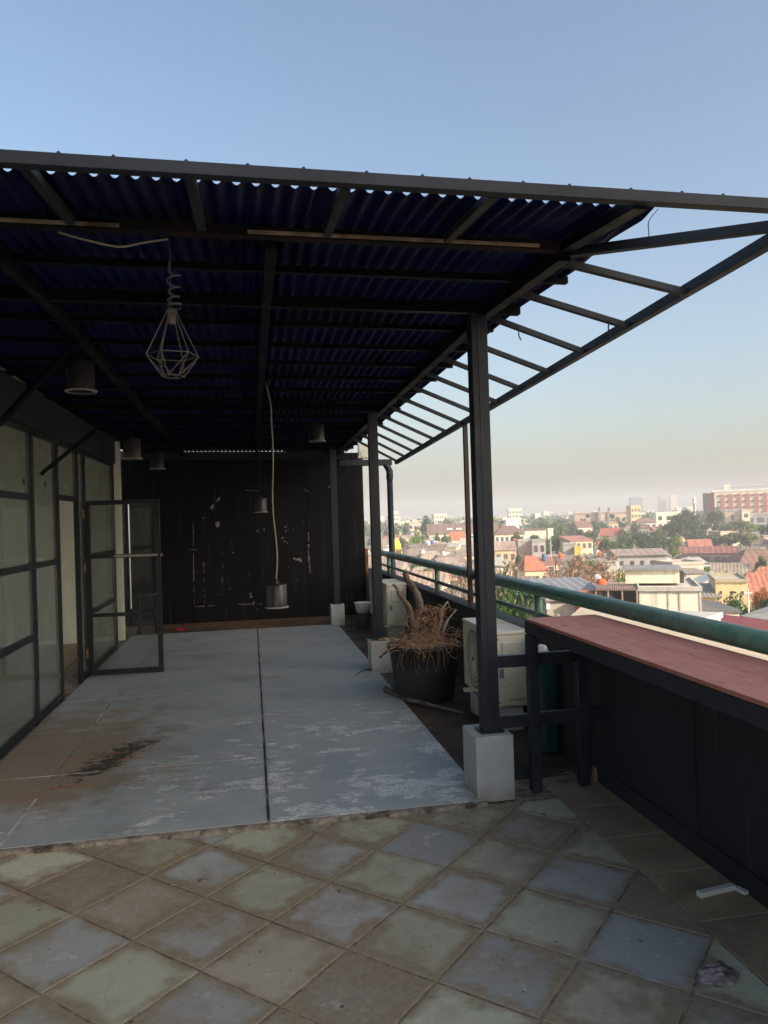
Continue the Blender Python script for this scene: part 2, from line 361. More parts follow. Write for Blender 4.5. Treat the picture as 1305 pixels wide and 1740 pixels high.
def tile_mesh(pts, name='tile', mat='tile'):
    """slab with a small worn arris: bottom, shoulder, top ring"""
    c = sum(pts, Vector((0, 0)))/len(pts); b = MB(); n = len(pts)
    for z, s in ((-.0048, 0.), (-.002, 0.), (.0008, .006)):
        for p in pts:
            d = (c-p); q = p+d.normalized()*s*1.4; b.v.append((q.x, q.y, z))
    for k in range(2):
        for i in range(n): j = (i+1) % n; b.f.append((k*n+i, k*n+j, (k+1)*n+j, (k+1)*n+i))
    b.f.append(tuple(2*n+i for i in range(n)))
    me = b.mesh(name, mat); return me
rt = random.Random(3); full_me = None; gap = .009
hs = T/2-gap/2
for i in range(-9, 12):
    for j in range(-8, 14):
        cc = g0+di*(T*(i+.5))+dj*(T*(j+.5))
        loc_poly = [Vector(p) for p in ((-hs, -hs), (hs, -hs), (hs, hs), (-hs, hs))]
        wp = [cc+di*p.x-dj*p.y for p in loc_poly]
        cl = clip(clip(clip(clip(wp, Vector((1, 0)), XB-gap/2), Vector((0, 1)), YD0-.005), Vector((-1, 0)), 1.95), Vector((0, -1)), -.2)
        if len(cl) < 3: continue
        area = abs(sum(cl[k].x*cl[(k+1) % len(cl)].y-cl[(k+1) % len(cl)].x*cl[k].y for k in range(len(cl))))/2
        if area < .0025: continue
        lp = [Vector(((p-cc).dot(di), -(p-cc).dot(dj))) for p in cl]
        isfull = len(cl) == 4 and area > .98*(2*hs)**2
        if isfull:
            full_me = full_me or tile_mesh(loc_poly); me = full_me
        else: me = tile_mesh(lp)
        grey = (i+j) % 2 == 0
        base = (162, 163, 157) if grey else (192, 192, 164)
        k = rt.uniform(.88, 1.12)
        if rt.random() < .2: base = (162, 150, 130)
        o = link('tile', me, slab, (cc.x, cc.y, rt.uniform(-.0008, .0008)), col=lin(tuple(min(255, c*k) for c in base)), rot=(rt.uniform(-.002, .002), rt.uniform(-.002, .002), ang))
# border stones along the parapet, and the strip beside the deck
yb = -.2; k = 0
ys = [-.2, .31, .7, 1.1, 1.5, 1.9, 2.31, 2.705, 3.1, 3.495, 3.9, 4.4, 4.95, 5.5, 6.05, 6.6, 7.15, 7.7, 8.25, 8.8, 9.35, 9.9, 10.45, 11.0, 11.55, 12.1, 12.68]
for a, b in zip(ys[:-1], ys[1:]):
    x1 = XW-.004; pts = [Vector(p) for p in ((-(x1-XB)/2+.003, -(b-a)/2+.004), ((x1-XB)/2, -(b-a)/2+.004), ((x1-XB)/2, (b-a)/2-.004), (-(x1-XB)/2+.003, (b-a)/2-.004))]
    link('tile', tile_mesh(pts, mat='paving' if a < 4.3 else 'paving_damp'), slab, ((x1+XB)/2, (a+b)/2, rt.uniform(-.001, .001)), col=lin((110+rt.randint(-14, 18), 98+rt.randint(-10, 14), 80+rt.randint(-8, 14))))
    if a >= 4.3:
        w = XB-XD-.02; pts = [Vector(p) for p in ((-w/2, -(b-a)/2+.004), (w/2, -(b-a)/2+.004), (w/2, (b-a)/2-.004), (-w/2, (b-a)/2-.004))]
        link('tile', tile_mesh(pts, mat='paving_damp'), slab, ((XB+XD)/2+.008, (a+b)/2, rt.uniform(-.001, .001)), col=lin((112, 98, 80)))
b = MB()   # bare cement strip in front of the rear wall
b.box(XL, 1.27, YD1+.006, YR-.02, -.01, .004).build('cement_strip', 'cement_brown', slab)
# deck
deck = tag(MB().box(XL+.01, XD-.006, YD0+.012, YD1-.005, -.003, ZD-.006).build('painted_deck', 'deck_base'), kind='structure')
e = MB(); r2 = random.Random(5)
xs_ = [XL+.01+k*(XD-XL-.02)/70 for k in range(71)]
for a, bb in zip(xs_[:-1], xs_[1:]):
    h = ZD-.006-r2.random()*.008; d = r2.uniform(.0, .022)
    e.box(a, bb-.0004, YD0-.012-d, YD0+.0115, -.0035, h)
e.build('mortar_edge', 'deck_base', deck)
bx = [XL+.012, -1.305, .045, XD]; by = [YD0, 5.17, 6.24, 7.33, 8.44, 9.62, 10.6, YD1]
for a, bb in zip(bx[:-1], bx[1:]):
    for c, d in zip(by[:-1], by[1:]):
        g = .004; gl_ = .008 if abs(a-.045) < .01 else g; gr_ = .008 if abs(bb-.045) < .01 else g
        MB().box(a+gl_, bb-gr_, c+g, d-g*.6, ZD-.0055, ZD+r2.uniform(-.0008, .0008)).build('board', 'deck', deck, bev=.002)
s = MB(); s.box(.045-.0075, .045+.0075, YD0+.05, YD1-.01, ZD-.006, ZD-.0008); s.build('seam_filler', 'seam_dark', deck)
for k_, y_ in enumerate(by[1:-1]):
    for x0_, x1_ in ((bx[0]+.2, .03), (.06, bx[3]-.02)): MB().box(x0_, x1_, y_-.0032, y_+.003, ZD-.004, ZD+.0012).build('seam_filler', 'seam_pale', deck)
MB().box(-1.312, -1.299, YD0+.02, 4.75, ZD-.004, ZD+.0012).build('seam_filler', 'seam_pale', deck); MB().box(-1.309, -1.302, 6.3, 9.0, ZD-.004, ZD+.0011).build('seam_filler', 'seam_pale', deck)
# =================================================================== CANOPY
def rz(X, Y): return float(np.interp(Y, [2.42, 3.1, 4.3, 12.95], [2.735, 2.815, 2.87, 2.765]))-.012*X
can = thing('canopy', 'black steel canopy with navy corrugated roof and open side pergola', 'canopy', (0, 4.2, 0))
def cpart(b, name, mat, bev=0, smooth=False):
    for i, v in enumerate(b.v): b.v[i] = (v[0], v[1]-4.2, v[2])
    return b.build(name, mat, can, smooth, bev=bev)
X0R, X1R = -1.95, 1.63
PW = .0665
def sheet(x0, x1, y0, y1, dz, edge=False):
    xe = x1
    b = MB(); n = max(6, int((x1-x0)/PW*8)); ysn = [y0+(y1-y0)*k/6 for k in range(7)]
    if y0 < 3: ysn = sorted(set([y0, 2.75, 3.1, 3.5, 4.3]+[y1]))
    for y in ysn:
        if edge: x1 = xe if y0 > 3 else float(np.interp(y, [2.58, 3.5], [1.555, 1.68]))
        for k in range(n+1):
            x = x0+(x1-x0)*k/n; b.v.append((x, y, rz(x, y)+.047+dz+.0135*math.sin(2*math.pi*x/PW)))
    for j in range(len(ysn)-1):
        for k in range(n): b.f.append((j*(n+1)+k, j*(n+1)+k+1, (j+1)*(n+1)+k+1, (j+1)*(n+1)+k))
    return b
nx = 5; wx = (X1R-X0R)/nx
for i in range(nx):
    for k, (a, c) in enumerate(((2.586+.006*i, 5.7), (5.55, 9.3), (9.15, 12.79))):
        j = r2.uniform(-.03, .03) if i == nx-1 else 0
        cpart(sheet(X0R+i*wx, X0R+(i+1)*wx+.04+j, a, c, .0015*i+.004*k, i == nx-1), 'roof_sheet', 'navy_sheet', smooth=True)
def beamX(name, mat, Y, x0, x1, zb, zt, w, bev=.002):
    b = MB(); p0 = (x0, Y, rz(x0, Y)+(zb+zt)/2); p1 = (x1, Y, rz(x1, Y)+(zb+zt)/2); b.bar(p0, p1, w, zt-zb); return cpart(b, name, mat, bev)
XO = 2.06
# fascia beam over the front edge, with screw heads
beamX('fascia_beam', 'fascia_steel', 2.43, -2.3, XO+.03, .0, .041, .042)
for k in range(22):
    x = -1.9+k*.19+r2.uniform(-.03, .03); z = rz(x, 2.43)+.041
    cpart(MB().lathe([(.006, 0), (.006, .006), (.003, .009)], 8, (x, 2.42, z), True), 'screw', 'fascia_steel')
beamX('front_beam', 'rusty_steel', 3.1, -1.95, 1.5, -.012, .031, .05)
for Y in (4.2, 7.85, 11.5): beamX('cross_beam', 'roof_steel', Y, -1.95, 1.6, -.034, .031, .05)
Y = 3.62; pur = []
while Y < 12.0:
    if min(abs(Y-q) for q in (4.2, 7.85, 11.5)) > .12: pur.append(Y)
    Y += .548
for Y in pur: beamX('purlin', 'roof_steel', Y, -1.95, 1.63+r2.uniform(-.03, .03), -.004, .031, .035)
def rafter(X, y0, y1, zb, zt, w, name='rafter', mat='roof_steel'):
    yy = [y0]+[q for q in (3.1, 4.3) if y0 < q < y1]+[y1]
    b = MB()
    for a, c in zip(yy[:-1], yy[1:]): b.bar((X, a, rz(X, a)+(zb+zt)/2), (X, c, rz(X, c)+(zb+zt)/2), w, zt-zb)
    cpart(b, name, mat, .002)
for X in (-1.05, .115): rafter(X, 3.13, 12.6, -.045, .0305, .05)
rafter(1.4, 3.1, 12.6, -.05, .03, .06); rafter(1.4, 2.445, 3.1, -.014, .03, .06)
for X in (-1.17, -.66, -.162, .343, .858): rafter(X, 2.46, 3.07, -.002, .0305, .035, 'strut', 'fascia_steel')
for a, c in ((-1.2, -.48), (.02, 1.27)):
    z = lambda x: rz(x, 3.07)+.004
    cpart(MB().bar((a, 3.067, z(a)), (c, 3.067, z(c)), .012, .012), 'batten', 'wood_batten')
# columns: each a pair of channels welded lip to lip
for (X, Y, zt) in ((1.335, 4.2, .38), (1.305, 7.87, .34), (1.27, 11.52, .335)):
    b = MB(); top = rz(X, Y)-.05; w = .048
    b.box(X-w, X+w, Y-w, Y-.003, zt, top); b.box(X-w, X+w, Y+.003, Y+w, zt, top); b.box(X-w+.006, X+w-.006, Y-.0032, Y+.0032, zt, top)
    b.box(X-w*.25, X-w*.1, Y-w-.0025, Y-w+.001, zt, top)
    cpart(b, 'column', 'black_steel', .004)
    cpart(MB().box(X-.07, X+.07, Y-.065, Y+.065, zt-.004, zt+.006), 'base_plate', 'black_steel')
# diagonal braces to the partition
for a, c in (((-1.06, 4.95, 2.80), (-1.77, 5.78, 2.40)), ((-1.07, 7.1, 2.76), (-1.77, 6.82, 2.10))):
    cpart(MB().bar(a, c, .035), 'brace', 'roof_steel')
# open pergola: outer beam, rungs, corner brace, thin post
oz = lambda Y: 2.652-.031*(Y-3.1)
cpart(MB().bar((XO, 2.46, oz(2.46)+.02), (XO, 10.45, oz(10.45)), .045, .05), 'outer_beam', 'fascia_steel', .002)
YR_ = [3.19+.545*k for k in range(14)]
for Y in YR_: cpart(MB().bar((1.43, Y, rz(1.43, Y)-.028), (XO-.02, Y, oz(Y)), .032 if r2.random() < .7 else .045, .032), 'rung', 'fascia_steel', .002)
cpart(MB().bar((1.43, 3.1, rz(1.4, 3.1)-.012), (XO-.01, 2.5, oz(2.5)+.03), .04), 'corner_brace', 'fascia_steel', .002)
cpart(MB().box(XO-.021, XO+.021, 6.93, 6.972, .765, oz(6.95)-.02), 'thin_post', 'brown_steel', .002)
# little scraps of cable tie left on the rungs
for (x, Y, L) in ((1.92, 3.735, .1), (1.62, 4.28, .07)):
    z = oz(Y)+(rz(1.4, Y)-.03-oz(Y))*(XO-x)/.63-.012
    cpart(MB().tube(bez([(x, Y-.02, z), (x-.006, Y-.022, z-L*.5), (x+.008, Y-.02, z-L)], 5), .004, 5), 'cable_tie', 'cord_black')
cpart(MB().tube(bez([(1.5, 2.5, 2.735), (1.52, 2.6, 2.73), (1.53, 2.62, 2.69), (1.55, 2.66, 2.665)], 6), .0018, 4), 'loose_wire', 'cord_black')
# concrete plinths
for (x0, x1, y0, y1, h, lb) in ((1.215, 1.44, 4.085, 4.36, .375, 'pale grey concrete plinth under the nearest black column'), (1.20, 1.42, 7.76, 8.0, .335, 'grey concrete plinth under the middle column beside the black plant pot'), (1.165, 1.375, 11.42, 11.64, .33, 'small grey concrete plinth under the farthest column by the rear wall')):
    o = MB().box(x0, x1, y0, y1, .001, h).build('concrete_plinth', 'plinth', bev=.008); tag(o, lb, 'plinth', 'column plinths')
# =================================================================== GLASS PARTITION AND ROOM
part = thing('glass_partition', 'black framed glass partition along the left side of the deck', 'partition', (XL, 7, 0))
def pp(b, name, mat, bev=.002, par=None):
    for i, v in enumerate(b.v): b.v[i] = (v[0]-XL, v[1]-7, v[2])
    return b.build(name, mat, par or part, bev=bev)
FX0, FX1 = XL-.05, XL
GH = 2.47
for Y in (4.3, 5.25, 6.64, 7.46, 8.29, 8.62, 10.36): pp(MB().box(FX0, FX1, Y-.025, Y+.025, .0, GH), 'mullion', 'frame_black')
def tr(y0, y1, z, h=.05): pp(MB().box(FX0+.004, FX1-.003, y0+.025, y1-.025, z-h/2, z+h/2), 'transom', 'frame_black')
for y0, y1 in ((4.3, 5.25), (5.25, 6.64)):
    for z in (1.9, 1.325, .74): tr(y0, y1, z)
tr(6.64, 7.46, 1.325); tr(7.46, 8.29, 1.93)
for z in (1.31, .68): tr(8.62, 10.36, z)
for y0, y1 in ((4.3, 5.25), (5.25, 6.64), (6.64, 7.46), (8.29, 8.62), (8.62, 10.36)): tr(y0, y1, .055, .06)
for y0, y1 in ((4.3, 5.25), (5.25, 6.64), (6.64, 7.46), (7.46, 8.29), (8.29, 8.62), (8.62, 10.36)): tr(y0, y1, GH-.02, .04)
def pane(y0, y1, z0, z1): pp(MB().box(XL-.028, XL-.022, y0+.025, y1-.025, z0, z1), 'pane', 'glass', 0)
for y0, y1 in ((4.3, 5.25), (5.25, 6.64)):
    for z0, z1 in ((.085, .715), (.765, 1.3), (1.35, 1.875), (1.925, GH-.04)): pane(y0, y1, z0, z1)
pane(6.64, 7.46, .085, 1.3); pane(6.64, 7.46, 1.35, GH-.04); pane(7.46, 8.29, 1.955, GH-.04); pane(8.29, 8.62, .085, GH-.04)
for z0, z1 in ((.085, .655), (.705, 1.285), (1.335, GH-.04)): pane(8.62, 10.36, z0, z1)
# small stickers on the upper panes
for y, z, m in ((6.45, 2.02, 'ac_dark'), (7.08, 2.03, 'ac_dark'), (7.86, 2.04, 'rim')): pp(MB().box(XL-.021, XL-.019, y-.03, y+.03, z-.025, z+.025), 'sticker', m, 0)
# the panel above the glass
o = MB().box(XL-.12, XL+.02, 3.2, 10.42, GH+.002, 2.8).build('header_panel', 'black_board'); tag(o, 'dark header panel above the glass partition', 'panel')
# glass door, open
door = thing('glass_door', 'open black framed glass door standing out over the deck', 'door', (XL+.02, 8.47, 0), R_(-3))
dw, dh = .78, 1.92
for x in (.0, dw-.05): MB().box(x, x+.05, -.02, .02, .045, dh).build('stile', 'frame_black', door, bev=.002)
rails = [(.045, .1), (.665, .705), (1.295, 1.335), (dh-.05, dh)]
for z0, z1 in rails: MB().box(.05, dw-.05, -.018, .018, z0, z1).build('rail', 'frame_black', door, bev=.002)
for z0, z1 in ((.1, .665), (.705, 1.295), (1.335, dh-.05)): MB().box(.05, dw-.05, -.003, .003, z0, z1).build('pane', 'clear_glass', door)
MB().box(.3, dw-.03, -.03, -.0185, 1.303, 1.327).build('push_bar', 'alu', door)
MB().box(dw-.001, dw+.02, -.012, .012, 1.3, 1.325).build('latch', 'alu', door)
for z in (.28, 1.2, 1.78): MB().box(-.018, .004, -.026, -.0205, z-.05, z+.05).build('hinge', 'brass', door)
# the room behind the partition
room_fl = tag(MB().box(-6.2, XL-.41, 1.5, 11.25, -.2, .0).build('room_floor', 'paving', col=lin((110, 104, 94))), kind='structure')
wl = tag(MB().box(-6.2, XL-.06, 11.2, 11.32, .0, 2.9).build('room_wall', 'beige_wall'), kind='structure')
b = MB(); b.box(-6.3, -6.2, 1.5, 11.3, 0, .5); b.box(-6.3, -6.2, 1.5, 11.3, 2.7, 2.9); b.box(-6.3, -6.2, 1.5, 2.2, .5, 2.7); b.box(-6.3, -6.2, 10.9, 11.3, .5, 2.7)  # wide opening added in this unseen wall to let sky light in
tag(b.build('room_side_wall', 'beige_wall'), kind='structure')
tag(MB().box(-6.2, XL-.06, 1.4, 1.5, 0, 2.9).build('room_end_wall', 'beige_wall'), kind='structure')
tag(MB().box(-6.3, XL-.13, 1.4, 11.3, 2.9, 3.05).build('room_ceiling', 'beige_wall'), kind='structure')
b = MB().box(XL-.06, XL-.01, 1.5, 4.27, 0, 2.8); tag(b.build('room_front_wall', 'black_board'), kind='structure')
# return wall behind the partition's end, up to the rear wall
o = MB().box(-2.35, -2.25, 11.33, YR, 0, 2.85).build('return_wall', 'rear_board'); tag(o, kind='structure')
# =================================================================== REAR WALL
rw = thing('rear_wall', 'black painted rear wall with peeled patches at the end of the deck', 'wall', (0, YR, 0))
ZT = 2.70
xx = [-2.25, -1.99]
MB().box(-2.25, -1.985, .0, .1, 0, ZT).build('panel', 'rear_board', rw)
pe = [-1.955, -.98, .0, .95, 1.915]
for a, c in zip(pe[:-1], pe[1:]):
    MB().box(a+.002, c-.002, r2.uniform(0, .003), .1, .0, ZT).build('panel', 'rear_board', rw, bev=.002)
lz = lambda x: rz(x, YR)
MB().bar((-1.15, -.02, lz(-1.15)-.014), (.6, -.02, lz(.6)-.014), .03, .126).build('ledger', 'black_steel', rw)
MB().bar((-2.3, -.02, lz(-2.3)-.005), (-1.152, -.02, lz(-1.152)-.005), .03, .15).build('closure_strip', 'black_steel', rw)
MB().bar((.602, -.02, lz(.602)-.005), (1.6, -.02, lz(1.6)-.005), .03, .15).build('closure_strip', 'black_steel', rw)
MB().box(-2.3, 1.915, .03, .08, ZT+.001, ZT+.08).build('wall_plate', 'rear_board', rw)
MB().box(-1.95, 1.91, .101, .15, .001, ZT).build('backing', 'rear_board', rw)
MB().box(-1.985, -1.955, .02, .09, 2.0, ZT).build('panel', 'rear_board', rw); MB().box(-1.985, -1.955, .02, .09, 0, .28).build('panel', 'rear_board', rw)
MB().box(1.918, 1.965, .005, .1, .0, 1.12).build('sunlit_edge_strip', 'sunlit_brown', rw)  # brown end strip, sunlight on the wall end put into its orange colour
fl = MB(); rf = random.Random(11)
def flake(px, py, w, h, jag=.5, rot=0.):
    p = gy(px, py, YR-.004); n = 9; pts = []
    for k in range(n):
        a = -2*math.pi*k/n; q = 1-jag*rf.random(); x, z = w/2*q*math.cos(a), h/2*q*math.sin(a)
        pts.append((p.x+x*math.cos(rot)-z*math.sin(rot), -.0045, p.z+x*math.sin(rot)+z*math.cos(rot)))
    fl.face(pts)
def streak(px0, py0, px1, py1, w, keep=.7):
    a, c = gy(px0, py0, YR-.004), gy(px1, py1, YR-.004); n = 14; d = c-a; s = Vector((d.z, 0, -d.x)).normalized()
    for k in range(n):
        if rf.random() > keep: continue
        p, q = a+d*(k/n), a+d*((k+.9)/n); e1, e2 = w*rf.uniform(.3, 1), w*rf.uniform(.3, 1)
        pts = [p-s*e1/2, p+s*e1/2, q+s*e2/2, q-s*e2/2]; pts = [(t.x, -.0046, t.z) for t in pts]
        if (Vector(pts[1])-Vector(pts[0])).cross(Vector(pts[2])-Vector(pts[0])).y > 0: pts.reverse()
        fl.face(pts)
flake(371, 849, .05, .13, .5, -.6); flake(361, 861, .08, .12, .5, -.7); flake(370, 891, .085, .1, .4)
for q in ((345, 880), (437, 902), (449, 900), (485, 895), (484, 920), (480, 914), (396, 939), (500, 949), (506, 951), (511, 953), (427, 1013), (431, 1023), (426, 1009), (524, 926), (346, 958), (520, 833), (560, 827), (470, 920), (486, 903), (378, 985), (391, 1000)):
    flake(q[0], q[1], rf.uniform(.025, .07), rf.uniform(.03, .06), .7, rf.uniform(-1, 1))
for _ in range(26): flake(rf.uniform(330, 530), rf.uniform(870, 1035), rf.uniform(.006, .022), rf.uniform(.008, .03), .6)
streak(328, 890, 330, 1028, .014, .75); streak(331, 1031, 365, 1029, .022); streak(405, 1027, 445, 1026, .02); streak(524, 905, 527, 975, .018, .8); streak(524, 930, 525, 960, .02); streak(346, 955, 348, 1025, .01, .5)
streak(516, 830, 525, 836, .02); streak(418, 833, 440, 834, .012); streak(378, 940, 379, 990, .008, .5); streak(424, 960, 424, 1020, .007, .5); streak(500, 950, 512, 950, .05, .9); streak(322, 934, 335, 934, .016, .9)
o = fl.build('peeled_paint', 'flake', rw); o['kind'] = 'stuff'
for i, v in enumerate(o.data.vertices): pass
# =================================================================== PARAPET, RAILING, COUNTER
par = MB().box(XW, XW+.17, -4, 13.2, -.2, .755).build('parapet', 'black_board', bev=.006); tag(par, 'low black parapet wall below the green railing', 'parapet')
o = MB().box(XW-.014, XW-.002, -1, 4.6, .0, .1).build('skirting', 'black_board', bev=.002); tag(o, 'black skirting board along the foot of the black parapet', 'skirting')
rl = thing('railing', 'dark green tubular railing on top of the parapet', 'railing', (2.12, 4, .75))
MB().tube([(0, -8, .31), (0, 9.15, .31)], .05, 24).build('handrail', 'green_paint', rl, True)
MB().tube([(0, -8, .12), (0, 9.15, .12)], .02, 12).build('lower_rail', 'green_paint', rl, True)
for Y in (-1.0, 2.2, 5.36, 8.48, 11.6): MB().tube([(0, Y-4, .0), (0, Y-4, .27)], .03, 14).build('post', 'green_paint', rl, True)
ctr = thing('bar_counter', 'long bar counter with faded red board top and black steel frame', 'counter', (1.8, 4.2, 0))
def cp(b, name, mat, bev=.002):
    for i, v in enumerate(b.v): b.v[i] = (v[0]-1.8, v[1]-4.2, v[2])
    return b.build(name, mat, ctr, bev=bev)
CE = 4.27; ZC = 1.008
yb_ = [CE, 3.0, 1.7, .4, -1.2]
for a, c in zip(yb_[:-1], yb_[1:]):
    cp(MB().box(1.60, 1.833, c+.0025, a-.001, ZC-.018, ZC), 'top_board', 'red_top'); cp(MB().box(1.836, 2.05, c-.3975, a-.001-.4*(a < 4), ZC-.018, ZC-.0006), 'top_board', 'red_top')
cp(MB().box(1.597, 1.64, -1.2, CE+.004, ZC-.088, ZC-.0185), 'apron', 'black_steel'); cp(MB().box(1.642, 2.04, CE-.045, CE+.003, ZC-.088, ZC-.0185), 'apron', 'black_steel')
cp(MB().box(1.64, 2.028, -1.2, CE-.05, ZC-.05, ZC-.019), 'underside_board', 'black_board')
for x, y0 in ((1.575, 4.16), (1.885, 4.18)): cp(MB().box(x, x+.06, y0, y0+.06, .002, ZC-.0885), 'leg', 'black_steel', .004)
for z in (.775, .425):
    cp(MB().box(1.384, 1.5745, 4.17, 4.21, z-.035, z+.035), 'stretcher', 'black_steel'); cp(MB().box(1.636, 1.8845, 4.185, 4.225, z-.035, z+.035), 'stretcher', 'black_steel')
    cp(MB().box(1.946, XW-.001, 4.185, 4.225, z-.035, z+.035), 'stretcher', 'black_steel')
for y in (3.25, 2.2, 1.1): cp(MB().box(XW-.008, XW-.0015, y-.03, y+.03, .1, .92), 'rib', 'black_board')
pf = MB().box(XW-.006, XW-.0005, -1.2, CE, .757, ZC-.052); cp(pf, 'back_panel', 'black_board')
# =================================================================== AIR CONDITIONERS
def ac(label, x0, y0, z0, L=.82, Wd=.27, Hh=.56):
    t = thing('air_conditioner', label, 'air conditioner', (x0, y0, z0), 0, 'outdoor air conditioning units')
    MB().box(0.006, Wd, 0, L, 0, Hh-.03).build('casing', 'ac_white', t, bev=.012)
    MB().box(-.006, Wd+.006, -.006, L+.006, Hh-.03, Hh).build('lid', 'ac_white', t, bev=.01)
    fr = MB().box(-.004, .0055, .012, L-.012, .012, Hh-.036).build('front_panel', 'ac_white', t, bev=.003)
    cy, cz, r = L*.60, Hh*.49, Hh*.43
    b = MB(); n = 40
    for k in range(n):
        a0, a1 = 2*math.pi*k/n, 2*math.pi*(k+1)/n
        b.face([(-.0045, cy, cz), (-.0045, cy+r*math.cos(a1), cz+r*math.sin(a1)), (-.0045, cy+r*math.cos(a0), cz+r*math.sin(a0))])
    b.build('fan_recess', 'ac_dark', fr)
    b = MB()
    for q in (.25, .4, .55, .7, .85, 1.0): b.tube([(-.016+.004*q, cy+r*q*math.cos(2*math.pi*k/32), cz+r*q*math.sin(2*math.pi*k/32)) for k in range(33)], .0035, 5)
    for k in range(28): a = 2*math.pi*k/28; b.tube([(-.02, cy+.1*r*math.cos(a), cz+.1*r*math.sin(a)), (-.011, cy+r*math.cos(a+.25), cz+r*math.sin(a+.25))], .003, 4)
    b.lathe([(.001, -.004), (.04, -.004), (.04, .004), (.001, .004)], 16); o = None
    g = b.build('fan_guard', 'ac_white', t)
    # end face: service cover, valve panel, label
    MB().box(.06, Wd-.03, -.0145, -.0005, Hh*.58, Hh*.86).build('service_cover', 'ac_white', t, bev=.012)
    MB().box(.10, Wd-.02, -.0255, -.0005, .05, Hh*.36).build('valve_cover', 'ac_white', t, bev=.014)
    MB().box(.035, .07, -.0035, -.0005, Hh*.38, Hh*.5).build('rating_label', 'ac_label', t)
    for xx_, zz in ((.03, .03), (.03, Hh-.06), (Wd-.02, Hh-.06)): MB().lathe([(.005, 0), (.005, .003)], 8, (0, 0, 0), True).build('screw', 'bronze', t).matrix_local = Matrix.Translation((xx_, -.001, zz)) @ Matrix.Rotation(R_(90), 4, 'X')
    for y in (.12, L-.14): MB().box(-.05, Wd+.02, y-.025, y+.025, -.03, -.001).build('foot', 'ac_white', t, bev=.004)
    return t
ac('near cream outdoor air conditioner between the plant pot and the counter', 1.745, 5.32, .205)
ac('far cream outdoor air conditioner behind the middle column', 1.74, 9.75, .2)
for y0, lb in ((5.40, 'low grey concrete stand under the near air conditioner'), (9.83, 'low grey concrete stand under the far air conditioner')):
    b = MB(); b.box(1.76, 1.99, y0, y0+.16, .001, .172); tag(b.build('concrete_block', 'plinth', bev=.006), lb+', front block', 'block', 'stands under the air conditioners')
    b = MB(); b.box(1.76, 1.99, y0+.48, y0+.64, .001, .172); tag(b.build('concrete_block', 'plinth', bev=.006), lb+', rear block', 'block', 'stands under the air conditioners')
# =================================================================== POT WITH DEAD PLANT
PX, PY = 1.50, 6.58
pot = thing('plant_pot', 'large black plastic plant pot beside the deck', 'plant pot', (PX, PY, 0))
MB().lathe([(.25, .001), (.272, .1), (.296, .3), (.312, .455), (.33, .46), (.333, .5), (.315, .502), (.3, .44)], 40).build('body', 'black_plastic', pot, True)
MB().lathe([(.001, .445), (.15, .45), (.27, .44)], 24).build('soil', 'soil', pot, True)
dp = thing('dead_plant', 'dead stump with dry brown roots in the black pot', 'dead plant', (PX, PY, .44))
def P(px, py, dy=0.): q = gy(px, py, PY+dy); return (q.x-PX, q.y-PY, q.z-.44)
MB().tube(bez([P(698, 1090), P(706, 1055), P(713, 1030), P(706, 1005), P(692, 984), P(688, 974)], 6), [.04]*6+[.033]*12+[.028]*8+[.026]*4+[.03], 10).build('stump', 'bark', dp, True)
MB().tube(bez([P(703, 1062), P(694, 1030), P(682, 1015), P(674, 1000), P(668, 993)], 6), [.027]*8+[.021]*8+[.013]*9, 8).build('branch', 'bark', dp, True)
MB().tube(bez([P(690, 1080, -.1), P(678, 1095, -.15), P(660, 1105, -.2), P(645, 1118, -.22)], 6), [.014]*8+[.008]*11, 6).build('branch', 'bark', dp, True)
MB().tube(bez([P(740, 1085), P(748, 1060), P(752, 1035), P(761, 1022)], 6), [.014]*10+[.009]*9, 6).build('stem', 'pale_stem', dp, True)
MB().tube(bez([P(752, 1075), P(760, 1055), P(775, 1036)], 6), [.012]*7+[.008]*6, 6).build('stem', 'pale_stem', dp, True)
MB().tube(bez([P(684, 1020, .1), P(686, 1006, .1), P(690, 997, .1)], 6), [.014]*7+[.009]*6, 6).build('stem', 'pale_stem', dp, True)
b = MB(); rr = random.Random(21)
for k in range(250):     # matted straw on the soil, spilling over the rim
    a = rr.uniform(0, 2*math.pi); q = rr.uniform(.03, .33)**.9; p = Vector((q*math.cos(a), q*math.sin(a), rr.uniform(.03, .11)))
    pts = [p]; d = Vector((rr.gauss(0, 1), rr.gauss(0, 1), rr.gauss(0, .35))).normalized()
    for s_ in range(4):
        d = (d+Vector((rr.gauss(0, .5), rr.gauss(0, .5), rr.gauss(0, .35)-.05))).normalized(); p = p+d*rr.uniform(.03, .07)
        rad = math.hypot(p.x, p.y); p.z = max(p.z, .03 if rad < .29 else -.02); p.z = min(p.z, .16); pts.append(p.copy())
    b.tube(pts, rr.uniform(.0014, .003), 3, False)
o = b.build('dry_straw', 'straw', dp); o['kind'] = 'stuff'
b = MB()
for k in range(130):     # tangle of thin roots round the stump
    base = Vector(P(rr.uniform(715, 755), rr.uniform(1030, 1090), rr.uniform(-.12, .12))); d = Vector((rr.gauss(0, .5), rr.gauss(0, .5), rr.choice((1, -1))*rr.uniform(.3, 1))).normalized(); pts = [base]; p = base
    for s_ in range(5):
        d = (d+Vector((rr.gauss(0, .45), rr.gauss(0, .45), rr.gauss(0, .4)))).normalized(); p = p+d*rr.uniform(.025, .055)
        if p.z > .4: p.z = .4-rr.random()*.06
        pts.append(p.copy())
    b.tube(pts, rr.uniform(.0012, .003), 3, False)
